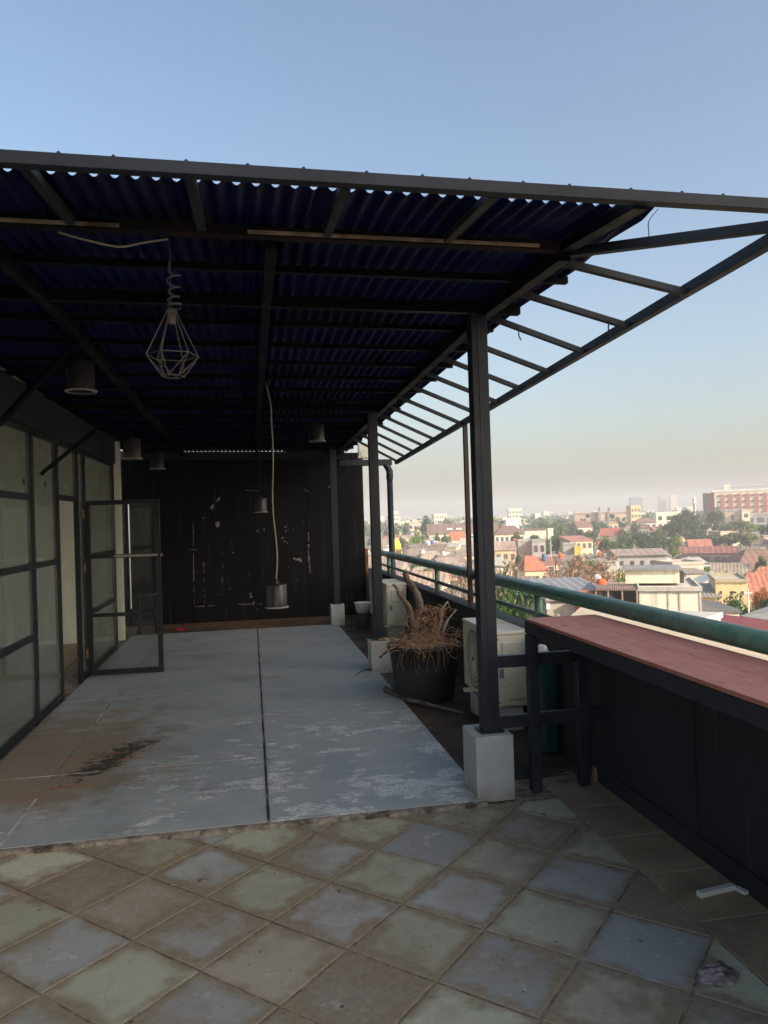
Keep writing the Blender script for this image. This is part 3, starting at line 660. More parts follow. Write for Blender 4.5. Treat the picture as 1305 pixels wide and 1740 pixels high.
for k in range(40):
    base = Vector(P(rr.uniform(683, 700), rr.uniform(1050, 1095), rr.uniform(-.2, .1))); d = Vector((rr.gauss(0, .6), rr.gauss(0, .6), rr.uniform(-.2, 1))).normalized(); pts = [base]; p = base
    for s_ in range(4): d = (d+Vector((rr.gauss(0, .5), rr.gauss(0, .5), rr.gauss(0, .4)))).normalized(); p = p+d*.035; pts.append(p.copy())
    b.tube(pts, rr.uniform(.0012, .0025), 3, False)
for k in range(26):      # roots hanging down the outside of the pot
    a = rr.uniform(-2.6, -.3); p = Vector((.337*math.cos(a), .337*math.sin(a), .06)); pts = [Vector((.25*math.cos(a), .25*math.sin(a), .07)), p.copy()]
    for s_ in range(rr.randint(2, 6)): p = p+Vector((rr.gauss(0, .012), rr.gauss(0, .012)-.002, -rr.uniform(.02, .05))); pts.append(p.copy())
    b.tube(pts, rr.uniform(.001, .002), 3, False)
o = b.build('dry_roots', 'roots', dp); o['kind'] = 'stuff'
for o in list(dp.children):          # knots and ridges on the dead wood
    if o.name.split('.')[0] in ('stump', 'branch'):
        for v in o.data.vertices: v.co += Vector((rr.gauss(0, 1), rr.gauss(0, 1), rr.gauss(0, 1)))*(.0035 if o.name.startswith('stump') else .0022)
# stick on the floor
a, c, d, e_ = gz(655, 1170, .055), gz(690, 1188, .04), gz(740, 1200, .03), gz(787, 1211, .018)
o = MB().tube(bez([a, c, (c+d)/2+Vector((0, 0, .004)), d, e_], 6), [.026]*3+[.02]*6+[.018]*8+[.014]*7+[.012], 9).build('fallen_branch', 'bark', smooth=True); tag(o, 'bare dead branch lying on the deck edge below the black pot', 'branch')
a, c = gz(604, 1146, .036), gz(637, 1135, .036)
o = MB().tube(bez([a, (a+c)/2+Vector((0, .02, .006)), c], 5), .004, 5).build('twig', 'cord_black'); tag(o, 'thin dark twig beside the middle plinth', 'twig')
# bowl on small pot by the rear wall
q = gz(622, 1064, 0)
bp = MB().lathe([(.09, .001), (.12, .22), (.115, .222)], 20, (0, 0, 0)).build('small_pot', 'black_plastic', smooth=True, loc=(1.6, 11.05, 0)); tag(bp, 'small black pot under the white bowl near the rear wall', 'pot')
bw = MB().lathe([(.001, .224), (.07, .224), (.1, .27), (.115, .36), (.13, .39), (.122, .39), (.105, .36), (.001, .25)], 24).build('white_bowl', 'white_plastic', smooth=True, loc=(1.6, 11.05, 0)); tag(bw, 'white plastic bowl standing on a small black pot', 'bowl')
# teal canister behind the counter leg
cn = thing('plastic_canister', 'dark teal plastic canister with a white lid behind the counter leg', 'canister', (1.925, 4.85, 0))
MB().box(-.04, .09, -.08, .08, .001, .66).build('body', 'teal', cn, bev=.03); MB().lathe([(.05, .662), (.05, .70), (.035, .73), (.001, .74)], 20).build('lid', 'white_plastic', cn, True)
# drain pipe and gutter at the far end
pi = thing('drain_pipe', 'black drain pipe with an elbow beside the far end of the railing', 'pipe', (2.26, 12.05, 0))
MB().tube([(0, 0, -3), (0, 0, 2.33)], .05, 16).build('pipe', 'black_steel', pi, True); MB().tube(bez([(0, 0, 2.3), (0, 0, 2.4), (-.03, 0, 2.47), (-.06, 0, 2.52)], 5), [.058]*6+[.055]*10, 16).build('elbow', 'black_steel', pi, True)
MB().lathe([(.058, 0), (.058, .05)], 16, (0, 0, 2.27)).build('collar', 'black_steel', pi)
gt = MB().box(1.42, 2.3, 12.0, 12.12, 2.5, 2.6).build('gutter', 'black_steel', bev=.01); tag(gt, 'short dark gutter box above the drain pipe', 'gutter')
bx_ = thing('wall_box', 'small pale box mounted under the roof edge beyond the far column', 'box', (1.93, 12.45, 2.68)); MB().box(-.12, .12, -.08, .08, 0, .22).build('case', 'ac_white', bx_, bev=.008); MB().box(-.14, .14, -.1, .1, -.02, -.001).build('bracket', 'ac_white', bx_)
cb = MB()
for k in range(9):
    x = 1.5+k*.03+rr.uniform(-.01, .01); y = 11.8+rr.uniform(-.1, .1); L = rr.uniform(.1, .32)
    cb.tube(bez([(x, y, 2.7), (x+rr.uniform(-.05, .05), y, 2.7-L*.6), (x+rr.uniform(-.06, .06), y, 2.7-L)], 5), .004, 4)
cb.tube(bez([(1.5, 11.9, 2.62), (1.62, 12.3, 2.2), (1.9, 12.6, 1.7)], 6), .004, 4)
o = cb.build('hanging_cables', 'cord_black'); tag(o, 'bundle of loose black cables hanging at the far roof corner', 'cables')
# dark side table by the rear wall, behind the open door
tb = thing('side_table', 'small black side table standing behind the open glass door', 'table', (-1.55, 11.6, 0))
MB().lathe([(.001, .60), (.23, .60), (.235, .62), (.23, .635), (.001, .635)], 24).build('top', 'black_steel', tb)
for k in range(4): a = R_(45+90*k); MB().tube([(.19*math.cos(a), .19*math.sin(a), .002), (.15*math.cos(a), .15*math.sin(a), .6)], .016, 8).build('leg', 'black_steel', tb, True)
MB().box(-.16, .16, -.16, .16, .2, .22).build('shelf', 'black_steel', tb)
p = gz(312, 1072, .005); tr_ = MB(); rq = random.Random(4)
wrp = thing('crumpled_wrapper', 'crumpled red wrapper on the floor before the rear wall', 'litter', (p.x, p.y, 0))
for k in range(5):
    a = rq.uniform(0, 6.28); q = Vector((rq.uniform(-.07, .05), rq.uniform(-.03, .03), .006)); w_ = MB()
    w_.face([q, q+Vector((.07*math.cos(a), .07*math.sin(a), .02)), q+Vector((.06*math.cos(a+.7), .06*math.sin(a+.7), .045)), q+Vector((.05*math.cos(a+1.3), .05*math.sin(a+1.3), .02))]); w_.build('fold', 'red_trash', wrp)
# =================================================================== LAMPS
def pendant(label, x, y, ztop, cable='cord_black', cr=.003, wig=0., ctop=None):
    t = thing('pendant_lamp', label, 'lamp', (x, y, ztop-.205), 0, 'cylinder pendant lamps under the canopy')
    MB().lathe([(.018, .202), (.083, .2), (.086, .196), (.086, .01)], 32).build('shade', 'bronze', t, True)
    MB().lathe([(.082, .0), (.1, .0), (.102, .005), (.1, .01), (.0865, .011), (.082, .0)], 32).build('rim', 'rim', t, True)
    MB().lathe([(.079, .195), (.079, .012)], 24).build('liner', 'ac_dark', t, True)
    MB().lathe([(.02, .2025), (.02, .225), (.006, .24)], 14).build('cap', 'black_steel', t, True)
    zt = (ctop if ctop else rz(x, y)+.0)-(ztop-.205)
    n = 9; pts = [(0, 0, .235)]+[(wig*math.sin(k*1.3)*.6*(n-k)/n, wig*math.cos(k*.9)*.3, .235+(zt-.235)*k/n) for k in range(1, n)]+[(-.04 if wig else 0, 0, zt)]
    MB().tube(bez(pts, 4), cr, 6).build('cable', cable, t, True)
pendant('cylinder pendant lamp nearest the camera, hanging high at the left', -1.083, 5.2, 2.735)
pendant('cylinder pendant lamp at the left, second in the row towards the rear', -1.142, 7.7, 2.50)
pendant('cylinder pendant lamp at the left, last in the row towards the rear', -1.15, 9.8, 2.548)
pendant('cylinder pendant lamp hanging high at the right near the middle column', .763, 8.5, 2.735)
pendant('cylinder pendant lamp hanging at mid height before the rear wall', .14, 10.8, 1.975)
pendant('cylinder pendant lamp hanging lowest on a long pale cable', .197, 6.5, 1.098, 'cord_cream', .006, .03)
# geometric wire cage pendant
cg = thing('wire_cage_pendant', 'geometric wire cage pendant with a coiled cord under the front beam', 'lamp', (-.302, 3.2, 2.25))
def ring(r, z, n=6, a0=.2): return [Vector((r*math.cos(a0+2*math.pi*k/n), r*math.sin(a0+2*math.pi*k/n), z)) for k in range(n)]
top, mid, bot = ring(.022, .262), ring(.106, .086), ring(.045, .0)
b = MB(); wr = .0024
for k in range(6):
    k2 = (k+1) % 6
    for p_, q_ in ((top[k], mid[k]), (mid[k], mid[k2]), (bot[k], bot[k2]), (mid[k], bot[k]), (mid[k2], bot[k]), (top[k], top[k2])): b.tube([p_, q_], wr, 6)
b.build('cage', 'cage_wire', cg); MB().lathe([(.016, .215), (.018, .225), (.018, .262), (.024, .264), (.024, .272), (.008, .285)], 16).build('socket', 'cage_wire', cg, True)
hz = rz(-.3, 3.2)-2.25
MB().tube([(0, 0, .28), (0, 0, hz)], .0016, 5).build('wire', 'coil', cg)
pts = []
for k in range(90):
    u = k/89; z = .285+(hz-.13-.285)*(u**1.5); rr_ = .024+.004*math.sin(u*9); a = u*2*math.pi*4.4; pts.append((.012+rr_*math.cos(a), rr_*math.sin(a), z))
pts.append((0, 0, hz-.09)); MB().tube(pts, .0042, 6).build('coiled_cord', 'coil', cg, True)
pts = [gy(98, 394, 3.16), gy(135, 405, 3.16), gy(200, 419, 3.17), gy(240, 413, 3.18), gy(285, 406, 3.19)]
o = MB().tube(bez(pts, 6), .0045, 6).build('loose_cable', 'cord_cream', smooth=True); tag(o, 'loose cream cable drooping below the front beam to the cage pendant', 'cable')
# =================================================================== LITTER ON THE TILES
br = thing('plastic_bracket', 'white angled plastic bracket lying by the black skirting', 'bracket', gz(1228, 1518))
o0 = gz(1228, 1518); a, c, d = gz(1187, 1520, .012)-o0, gz(1247, 1506, .012)-o0, gz(1270, 1518, .01)-o0
MB().bar(a, c, .03, .022).build('arm', 'white_plastic', br, bev=.003); MB().bar(c+(d-c)*.12, d, .03, .012).build('short_arm', 'white_plastic', br, bev=.003)
def crumple(name, label, cat, p, s, mat, seed, n=3):
    import bmesh
    bm = bmesh.new(); bmesh.ops.create_icosphere(bm, subdivisions=n, radius=1); r = random.Random(seed); ks = [(Vector((r.gauss(0, 1), r.gauss(0, 1), r.gauss(0, 1))).normalized(), r.uniform(2, 7), r.uniform(0, 6), r.uniform(.05, .16)) for _ in range(14)]
    for v in bm.verts:
        d = v.co.normalized(); k = 1+sum(abs(math.sin(a_.dot(d)*f+ph))*am-am*.5 for a_, f, ph, am in ks); v.co = Vector((d.x*k*s[0], d.y*k*s[1], max(-.25, d.z*k)*s[2]))
    me = bpy.data.meshes.new(name); bm.to_mesh(me); bm.free(); me.materials.append(M[mat]); o = link(name, me, None, (p.x, p.y, s[2]*.25+.001)); return tag(o, label, cat)
crumple('rag', 'crumpled dirty grey rag on the tiles at the right', 'rag', gz(1220, 1662), (.062, .042, .03), 'rag', 5, 4)
crumple('dry_leaf_clump', 'curled brown dry leaf against the skirting behind the counter leg', 'leaf', gz(1014, 1325), (.022, .03, .06), 'leaf_dry', 9)
b = MB(); p0 = gz(963, 1330)
for k in range(26):
    p = Vector((p0.x+rr.uniform(-.05, .05), p0.y+rr.uniform(-.04, .04), .004+rr.uniform(0, .05))); d = Vector((rr.gauss(0, 1), rr.gauss(0, 1), rr.gauss(0, .5))).normalized(); b.tube([p, p+d*.03+Vector((0, 0, .006)), p+d*.06], rr.uniform(.001, .003), 4)
for i, v in enumerate(b.v): b.v[i] = (v[0], v[1], max(v[2], .002))
tag(b.build('twig_debris', 'bark'), 'small dark tangle of debris between the two counter legs', 'debris')
for (px, py, sx, sy) in ((345, 1497, .022, .012), (297, 1505, .02, .006)):
    p = gz(px, py); crumple('mortar_crumb', 'pale mortar crumb stuck on the tiles, %s one' % ('larger' if px > 320 else 'flatter'), 'crumb', p, (sx, sy, .006), 'deck_base', px, 2)
b = MB(); rg = random.Random(31)   # grit blown over the tiles and the deck edge
for k in range(420):
    x, y = rg.uniform(-1.6, 2.0), rg.choice((rg.uniform(1.2, 4.0), YD0-.03-abs(rg.gauss(0, .06)), rg.uniform(1.2, 4.0))); q = rg.uniform(.0012, .0042)*(2 if rg.random() < .05 else 1)
    a = rg.uniform(0, 6.28); pts = [(x+q*math.cos(a+t_), y+q*math.sin(a+t_)*.8, .0012) for t_ in (0, 1.7, 3.1, 4.6)]
    b.v += pts+[(x, y, .0012+q*.9)]; n = len(b.v)-5; b.f += [(n, n+1, n+4), (n+1, n+2, n+4), (n+2, n+3, n+4), (n+3, n, n+4)]
tag(b.build('grit', 'deck_base'), 'pale grit scattered over the floor tiles', 'grit', kind='stuff')
# =================================================================== HOST BUILDING AND AN UNSEEN BLOCK ADDED TO SHADE THE TERRACE
hb = thing('host_building', 'tall building carrying the terrace', 'building', (0, 4, GROUND)); MB().box(-14, 2.19, -14, 9.15, 0, -.21-GROUND).build('wall', 'plaster', hb, col=lin((150, 146, 140)))
tw = thing('unseen_shade_block', 'unseen tall block added behind the camera to shade the terrace', 'building', (sv.x*46/math.cos(SUN_EL), sv.y*46/math.cos(SUN_EL), GROUND), -(math.pi/2-SUN_AZ)+math.pi/2)
MB().box(-9.0, 9.92, -7, 7, 0, 46.5).build('wall', 'plaster', tw, col=lin((196, 188, 176)))
# =================================================================== CITY
tag(MB().box(-7000, 7000, -7000, 7000, GROUND-.5, GROUND).build('ground', 'ground'), kind='structure')
FACE = math.pi-YAW      # turn so that a building's front (-Y local) looks back at the terrace
rc = random.Random(99)
occ = []                # (xl, xr, ytop, ybase, D) of the buildings placed by hand
UNIT = MB().box(-.5, .5, -.5, .5, 0, 1)
me_unit = {k: UNIT.mesh('wall', k) for k in ('plaster',)}
wb = MB().box(-.5, .5, -.06, .04, -.5, .5); me_win = wb.mesh('window', 'city_window'); me_dark = wb.mesh('opening', 'city_dark')
def roof_mesh(kind, mat):
    b = MB(); e = .54; t = .06
    if kind == 'gable':    # ridge along x
        b.face([(-e, -e, 0), (e, -e, 0), (e, 0, 1), (-e, 0, 1)]); b.face([(e, e, 0), (-e, e, 0), (-e, 0, 1), (e, 0, 1)])
        b.face([(-e, e, 0), (-e, -e, 0), (-e, 0, 1)]); b.face([(e, -e, 0), (e, e, 0), (e, 0, 1)]); b.face([(-e, -e, 0), (-e, e, 0), (e, e, 0), (e, -e, 0)])
    elif kind == 'gable_y':
        b.face([(-e, e, 0), (-e, -e, 0), (0, -e, 1), (0, e, 1)]); b.face([(e, -e, 0), (e, e, 0), (0, e, 1), (0, -e, 1)])
        b.face([(-e, -e, 0), (e, -e, 0), (0, -e, 1)]); b.face([(e, e, 0), (-e, e, 0), (0, e, 1)]); b.face([(-e, -e, 0), (-e, e, 0), (e, e, 0), (e, -e, 0)])
    elif kind == 'hip':
        r = .2; b.face([(-e, -e, 0), (e, -e, 0), (r, 0, 1), (-r, 0, 1)]); b.face([(e, e, 0), (-e, e, 0), (-r, 0, 1), (r, 0, 1)])
        b.face([(-e, e, 0), (-e, -e, 0), (-r, 0, 1)]); b.face([(e, -e, 0), (e, e, 0), (r, 0, 1)]); b.face([(-e, -e, 0), (-e, e, 0), (e, e, 0), (e, -e, 0)])
    elif kind == 'shed':   # high at the back
        b.face([(-e, -e, 0), (e, -e, 0), (e, e, 1), (-e, e, 1)]); b.face([(e, -e, -.15), (-e, -e, -.15), (-e, e, .85), (e, e, .85)][::1])
        b.face([(-e, -e, -.15), (e, -e, -.15), (e, -e, 0), (-e, -e, 0)]); b.face([(-e, e, -.15), (-e, -e, -.15), (-e, -e, 0), (-e, e, 1)]); b.face([(e, -e, -.15), (e, e, -.15), (e, e, 1), (e, -e, 0)]); b.face([(e, e, -.15), (-e, e, -.15), (-e, e, 1), (e, e, 1)])
    else:                  # flat slab with an upstand
        b.box(-.52, .52, -.52, .52, 0, .35); b.box(-.52, .52, -.52, -.49, .35, 1); b.box(-.52, .52, .49, .52, .35, 1); b.box(-.52, -.49, -.49, .49, .35, 1); b.box(.49, .52, -.49, .49, .35, 1)
    return b.mesh('roof', mat)
RM = {(k, m): roof_mesh(k, m) for k in ('gable', 'gable_y', 'hip', 'shed', 'flat') for m in ('roof_tile', 'tin', 'plaster')}
def bld(name, label, cat, xl, xr, ytop, D, dep=8, roof=('flat', 'plaster', .6, (200, 196, 186)), wall=(225, 215, 195), rot=0., wins=None, ybase=None, group=None, base=GROUND, dark=0, win_w=.55, win_h=.5):
    w = (xr-xl)*D/F_PX; zt = far_z((xl+xr)/2, ytop, D+dep*{'shed': 1.04, 'gable': .5, 'hip': .5}.get(roof[0], 0)); rh = roof[2]; hh = max(1.5, zt-rh-base)
    pc = (xl+xr)/2; c = far(pc, D, base); az = YAW+math.atan((pc-652.5)/F_PX); rzz = -az+rot
    fwd = Vector((math.sin(az), math.cos(az), 0)); c += fwd*(dep/2)
    t = thing(name, label, cat, c, rzz, group)
    link('wall', me_unit['plaster'], t, (0, 0, 0), sc=(w, dep, hh), col=lin(wall))
    link('roof', RM[(roof[0], roof[1])], t, (0, 0, hh+.01), sc=(w, dep, rh), col=lin(roof[3]))
    if wins:
        nc, nr, z0 = wins          # columns, rows, storeys counted from the top
        st = z0 if z0 else 3.2
        for r in range(nr):
            for k in range(nc):
                x = -w/2+w*(k+.5)/nc; z = hh-st*(r+.55)
                if z < .8: continue
                link('window', me_dark if rc.random() < dark else me_win, t, (x, -dep/2-.02, z), sc=(w/nc*win_w, 1, st*win_h))
    occ.append((xl, xr, ytop, ybase if ybase else ytop+18, D)); return t
GREY = (150, 148, 144); TIN = (168, 166, 160); ORANGE = (206, 112, 74); BROWN = (140, 92, 74); CREAM = (236, 224, 196); WHITE = (240, 236, 226); PINK = (222, 186, 168)
# --- nearest roofs below the railing
def slab_roof(name, label, pts, th, mat, col, wallcol=(222, 212, 190)):
    """a roof sheet given by its four corners (pixel, distance), on walls down to the ground"""
    P4 = []
    for px, py, D in pts: q = far(px, D); P4.append(Vector((q.x, q.y, far_z(px, py, D))))
    c = sum(P4, Vector())/4; t = thing(name, label, 'building', (c.x, c.y, GROUND))
    L = [Vector((p.x-c.x, p.y-c.y, p.z-GROUND)) for p in P4]; b = MB()
    b.face(L); b.face([p-Vector((0, 0, th)) for p in L][::-1])
    for k in range(4): b.face([L[k]-Vector((0, 0, th)), L[(k+1) % 4]-Vector((0, 0, th)), L[(k+1) % 4], L[k]])
    b.build('roof', mat, t, col=lin(col)); b = MB(); I = [Vector((p.x*.96, p.y*.96, p.z-th-.02)) for p in L]
    for k in range(4): p, q = I[k], I[(k+1) % 4]; b.face([(p.x, p.y, 0), (q.x, q.y, 0), q, p])
    b.build('wall', 'plaster', t, col=lin(wallcol)); return t
slab_roof('flat_roof_house', 'cream flat roof just below the handrail beside the red counter', [(930, 1075, 27), (1420, 1185, 22), (1330, 1085, 36), (985, 1028, 42)], .3, 'plaster', (178, 164, 142))
slab_roof('metal_roof_shed', 'pale metal roof with raised edge beyond the handrail', [(1020, 1062, 40), (1165, 1057, 40), (1222, 1040, 47), (1075, 1036, 50)], .35, 'tin', (214, 208, 196))
slab_roof('red_roof_shed', 'long dark red sheet roof at the right edge below the grey roofs', [(1160, 1056, 43), (1480, 1130, 36), (1480, 1075, 50), (1225, 1044, 54)], .3, 'tin', (128, 52, 56))
slab_roof('grey_roof_shed', 'grey corrugated roof at the right edge beyond the red sheet roof', [(1250, 1046, 56), (1480, 1085, 50), (1480, 1020, 66), (1300, 1030, 66)], .3, 'tin', (150, 148, 142))
slab_roof('dark_roof_shed', 'dark grey low pitched roof in front of the green tree', [(1165, 1034, 62), (1252, 1036, 62), (1215, 1022, 70), (1180, 1018, 70)], .3, 'tin', (104, 104, 106))
occ += [(930, 1305, 1030, 1200, 45)]
# --- brick house with lean-to roof
hA = bld('brick_house', 'brick house with grey lean-to roof and a barred window', 'house', 898, 1010, 981, 64, 9, ('shed', 'tin', 1.0, (136, 138, 142)), (176, 164, 150), .28, None, 1060)
zb = far_z(955, 996, 64)-GROUND
MB().box(-.4, 2.15, -4.62, -4.5, zb-3.0, zb-.4).build('brick_infill', 'plaster', hA, col=lin((190, 118, 84)))
w1 = MB().box(2.2, 2.75, -4.6, -4.5, zb-1.9, zb-.5).build('window', 'city_window', hA, col=lin((90, 90, 90)))
for k in range(4): MB().box(2.22+k*.14, 2.27+k*.14, -4.64, -4.605, zb-1.9, zb-.5).build('bar', 'white_plastic', w1)
MB().box(2.8, 3.2, -4.6, -4.5, zb-2.4, zb-.5).build('door', 'city_dark', hA)
MB().box(-2.9, -2.6, -4.6, -4.5, zb-1.9, zb-.6).build('shutter', 'white_plastic', hA)
# --- white house to the right of it
hB = bld('white_house', 'cream two storey house with a flat roof and an upper terrace room', 'house', 1078, 1176, 997, 60, 9, ('flat', 'plaster', .35, (206, 200, 188)), (246, 238, 216), .06, None, 1050)
wB = 98*60/F_PX; hhB = far_z(1127, 997, 60)-.35-GROUND
MB().box(-wB/2-.03, wB/2+.03, -4.56, -4.4, hhB-2.0, hhB-1.86).build('ledge', 'plaster', hB, col=lin((214, 198, 172)))
for x in (-wB/2+.06, -.1, .75, wB/2-.06): MB().box(x-.07, x+.07, -4.54, -4.4, 0, hhB-.02).build('pilaster', 'plaster', hB, col=lin((226, 212, 186)))
MB().box(-wB/2+.15, -.3, -4.53, -4.4, hhB-4.4, hhB-2.02).build('lower_panel', 'plaster', hB, col=lin((232, 206, 168)))
for x in (-1.0, -.6, 1.3, 1.65): MB().box(x-.12, x+.12, -4.58, -4.5, hhB-3.5, hhB-3.25).build('vent', 'city_dark', hB)
MB().box(-wB/2-1.0, 1.0, -1.5, 3.5, hhB+.36, hhB+1.45).build('terrace_room', 'plaster', hB, col=lin((240, 230, 200)))
MB().box(-wB/2-1.2, 1.3, -1.8, 3.7, hhB+1.46, hhB+1.56).build('terrace_roof', 'tin', hB, col=lin((150, 148, 146)))
MB().box(1.02, 1.35, -1.4, 3, hhB+.36, hhB+1.3).build('terrace_opening', 'city_dark', hB)
pB = thing('open_bay', 'open drying bay with posts and hanging laundry beside the cream house', 'lean-to', far(1045, 62), -YAW-.3); zb2 = far_z(1045, 1001, 62)-GROUND
MB().box(-1.75, 1.55, -1.2, 3, zb2, zb2+.12).build('roof', 'tin', pB, col=lin((150, 126, 112)))
for x in (-1.7, -.75, .35, 1.5): MB().box(x-.06, x+.06, -1.15, -1.03, 0, zb2-.01).build('post', 'plaster', pB, col=lin((176, 160, 140)))
MB().box(-1.7, 1.5, 2.7, 2.9, 0, zb2-.01).build('back_wall', 'plaster', pB, col=lin((120, 104, 90)))
MB().box(-1.75, 1.55, -1.3, 3, zb2-2.5, zb2-2.3).build('floor', 'plaster', pB, col=lin((210, 200, 184)))
for k in range(7): x = -1.5+k*.16; MB().box(x, x+.12, -.9, -.87, zb2-.9-rc.random()*.4, zb2-.15).build('laundry', 'plaster', pB, col=lin(rc.choice(((60, 56, 66), (150, 120, 110), (200, 190, 180), (90, 80, 90), (40, 40, 48)))))
tk = thing('orange_tank', 'orange plastic water tank in the open drying bay', 'tank', (0, 0, 0)); q = far(1038, 61.5); tk.location = (q.x, q.y, GROUND+zb2-2.28)
MB().lathe([(.45, 0), (.5, .1), (.48, .5), (.5, .55), (.48, 1.0), (.4, 1.2), (.1, 1.3)], 20).build('body', 'plaster', tk, True, col=lin((226, 84, 44))); MB().lathe([(.14, 1.3), (.14, 1.36), (.01, 1.38)], 12).build('cap', 'plaster', tk, True, col=lin((200, 70, 40)))
# --- the mid field, named one by one
bld('balcony_house', 'pale yellow house with a shaded upper balcony left of the green tree', 'house', 1168, 1212, 990, 92, 9, ('shed', 'tin', .8, (150, 140, 126)), (222, 196, 150), .1, (3, 2, 3), 1025, dark=.9)
bld('cream_house', 'plain cream house with three small vents beside the orange roof', 'house', 1206, 1256, 984, 93, 10, ('flat', 'plaster', .4, (190, 176, 150)), (240, 216, 160), .1, (3, 1, 2.4), 1020, dark=1, win_w=.15, win_h=.2)
bld('white_gable_house', 'low house with a bright white gable roof behind the balcony house', 'house', 1180, 1236, 978, 112, 9, ('gable_y', 'plaster', 1.4, (246, 240, 226)), (200, 186, 160), .1, None, 992)
bld('orange_roof_house', 'large orange hipped tile roof at the right edge, nearer of two', 'house', 1240, 1330, 972, 100, 11, ('hip', 'roof_tile', 2.6, (192, 122, 96)), (206, 176, 136), .15, (5, 1, 3), 1010, dark=.6)
bld('orange_roof_house', 'orange tile roof at the right edge behind the nearer orange roof', 'house', 1266, 1340, 962, 128, 10, ('hip', 'roof_tile', 2.2, (196, 128, 100)), (210, 190, 150), .1, None, 978)
bld('brown_mound_house', 'broad brown hipped roof at the right below the flat topped tree', 'house', 1232, 1345, 932, 165, 26, ('hip', 'roof_tile', 4.2, (152, 116, 98)), (180, 150, 120), .2, None, 952)
bld('long_red_roof_house', 'long restaurant with dark red roof in front of the big dark tree', 'house', 1158, 1246, 928, 190, 9, ('gable', 'roof_tile', 1.6, (150, 100, 90)), (150, 140, 128), .03, (10, 1, 2.6), 945, dark=.5, win_w=.8)
bld('terracotta_house', 'terracotta roof house half hidden by trees above the long red roof', 'house', 1168, 1204, 916, 205, 8, ('gable', 'roof_tile', 2.4, (188, 124, 102)), (206, 170, 140), .1, None, 930)
bld('grey_warehouse', 'long grey warehouse with a brown roof in the middle of the housing', 'warehouse', 1036, 1118, 932, 172, 16, ('gable', 'tin', 1.2, (166, 146, 132)), (176, 170, 166), .18, (5, 1, 4), 966, dark=1, win_w=.35, win_h=.5)
bld('orange_roof_house', 'bright orange tile roof house with a blue tank left of the bare tree', 'house', 876, 918, 944, 128, 8, ('hip', 'roof_tile', 2.4, (194, 120, 92)), (226, 196, 160), .3, (3, 1, 3), 968)
bld('orange_gable_house', 'small orange roof before the long white building with brown roof', 'house', 764, 788, 904, 270, 7, ('gable', 'roof_tile', 2.8, (200, 118, 86)), (226, 206, 180), .1, None, 912)
bld('orange_roof_house', 'low red orange roof showing among the middle trees', 'house', 1021, 1056, 897, 300, 9, ('gable', 'roof_tile', 3.0, (178, 104, 86)), (214, 190, 160), -.1, None, 908)
bld('terrace_house', 'pale orange two storey house with a red terrace above a yellow wall', 'house', 957, 997, 910, 225, 9, ('shed', 'roof_tile', 1.2, (178, 124, 106)), (228, 198, 164), .35, (4, 2, 3), 936)
bld('grey_block_house', 'blank grey house wall left of the yellow wall', 'house', 955, 976, 924, 212, 8, ('flat', 'plaster', .3, (170, 168, 164)), (178, 174, 168), .0, None, 942)
bld('yellow_block_house', 'narrow bright yellow wall under the terrace house', 'house', 974, 984, 929, 208, 5, ('flat', 'plaster', .3, (220, 190, 80)), (232, 204, 96), .0, None, 944)
bld('grey_block_house', 'grey concrete house with dark upper opening left of the tall trees', 'house', 900, 922, 918, 200, 9, ('flat', 'plaster', .4, (160, 158, 156)), (178, 172, 168), .1, (2, 2, 3.4), 946, dark=1)
bld('grey_block_house', 'long grey concrete house behind the orange walled house', 'house', 876, 902, 918, 205, 9, ('flat', 'plaster', .4, (176, 168, 160)), (180, 170, 162), .1, None, 946)
bld('orange_wall_house', 'house with orange and cream walls beside the near column', 'house', 836, 872, 920, 195, 9, ('gable', 'roof_tile', 2.2, (176, 152, 138)), (226, 190, 148), .1, (3, 1, 3), 950)
bld('long_white_house', 'long white building with a brown hipped roof right of the near column', 'house', 838, 888, 893, 300, 12, ('hip', 'roof_tile', 3.4, (130, 104, 94)), (240, 230, 206), .06, (6, 1, 3.4), 918)
bld('long_white_house', 'low white wall building with a dark flat roof before the tall trees', 'house', 890, 926, 898, 300, 8, ('flat', 'plaster', .8, (120, 104, 96)), (240, 226, 200), .03, None, 908)
db = bld('dormer_building', 'long white building with brown roof and four white dormers', 'building', 728, 842, 889, 340, 14, ('gable', 'roof_tile', 4.6, (132, 106, 96)), (240, 224, 196), .02, (12, 1, 4), 914, dark=.4)
wD = 114*340/F_PX; hD = far_z(785, 889, 340)-4.6-GROUND
for x in (-wD*.22, -wD*.175, -wD*.08, -wD*.035): 
    d_ = MB().box(x-.6, x+.6, -4.6, -2, hD+1.1, hD+2.5).build('dormer', 'plaster', db, col=lin((250, 240, 220)))
bld('white_block', 'white five storey block behind the tall dark tree', 'building', 735, 757, 873, 620, 14, ('flat', 'plaster', 1, (230, 220, 200)), (244, 230, 204), .15, (5, 3, 3.4), 886)
bld('white_block', 'bright white block alone on the skyline right of the near column', 'building', 863, 885, 864, 720, 14, ('flat', 'plaster', 1.5, (246, 236, 212)), (250, 240, 216), .1, (4, 2, 4), 880)
bld('white_block', 'white roof house with a stepped top below the bright white block', 'building', 858, 880, 882, 420, 9, ('flat', 'plaster', 1, (246, 240, 226)), (250, 244, 230), .1, None, 896)
bld('white_tower', 'pale block with a small tower at the far left of the skyline', 'building', 658, 672, 876, 700, 12, ('flat', 'plaster', 1, (236, 222, 196)), (242, 228, 200), .1, (4, 2, 3.6), 890)
bld('white_tower', 'slim pale tower with an open top at the far left skyline', 'building', 668, 676, 869, 690, 6, ('flat', 'plaster', 1.4, (230, 220, 200)), (238, 226, 204), .1, (2, 3, 3.6), 888, dark=.8)
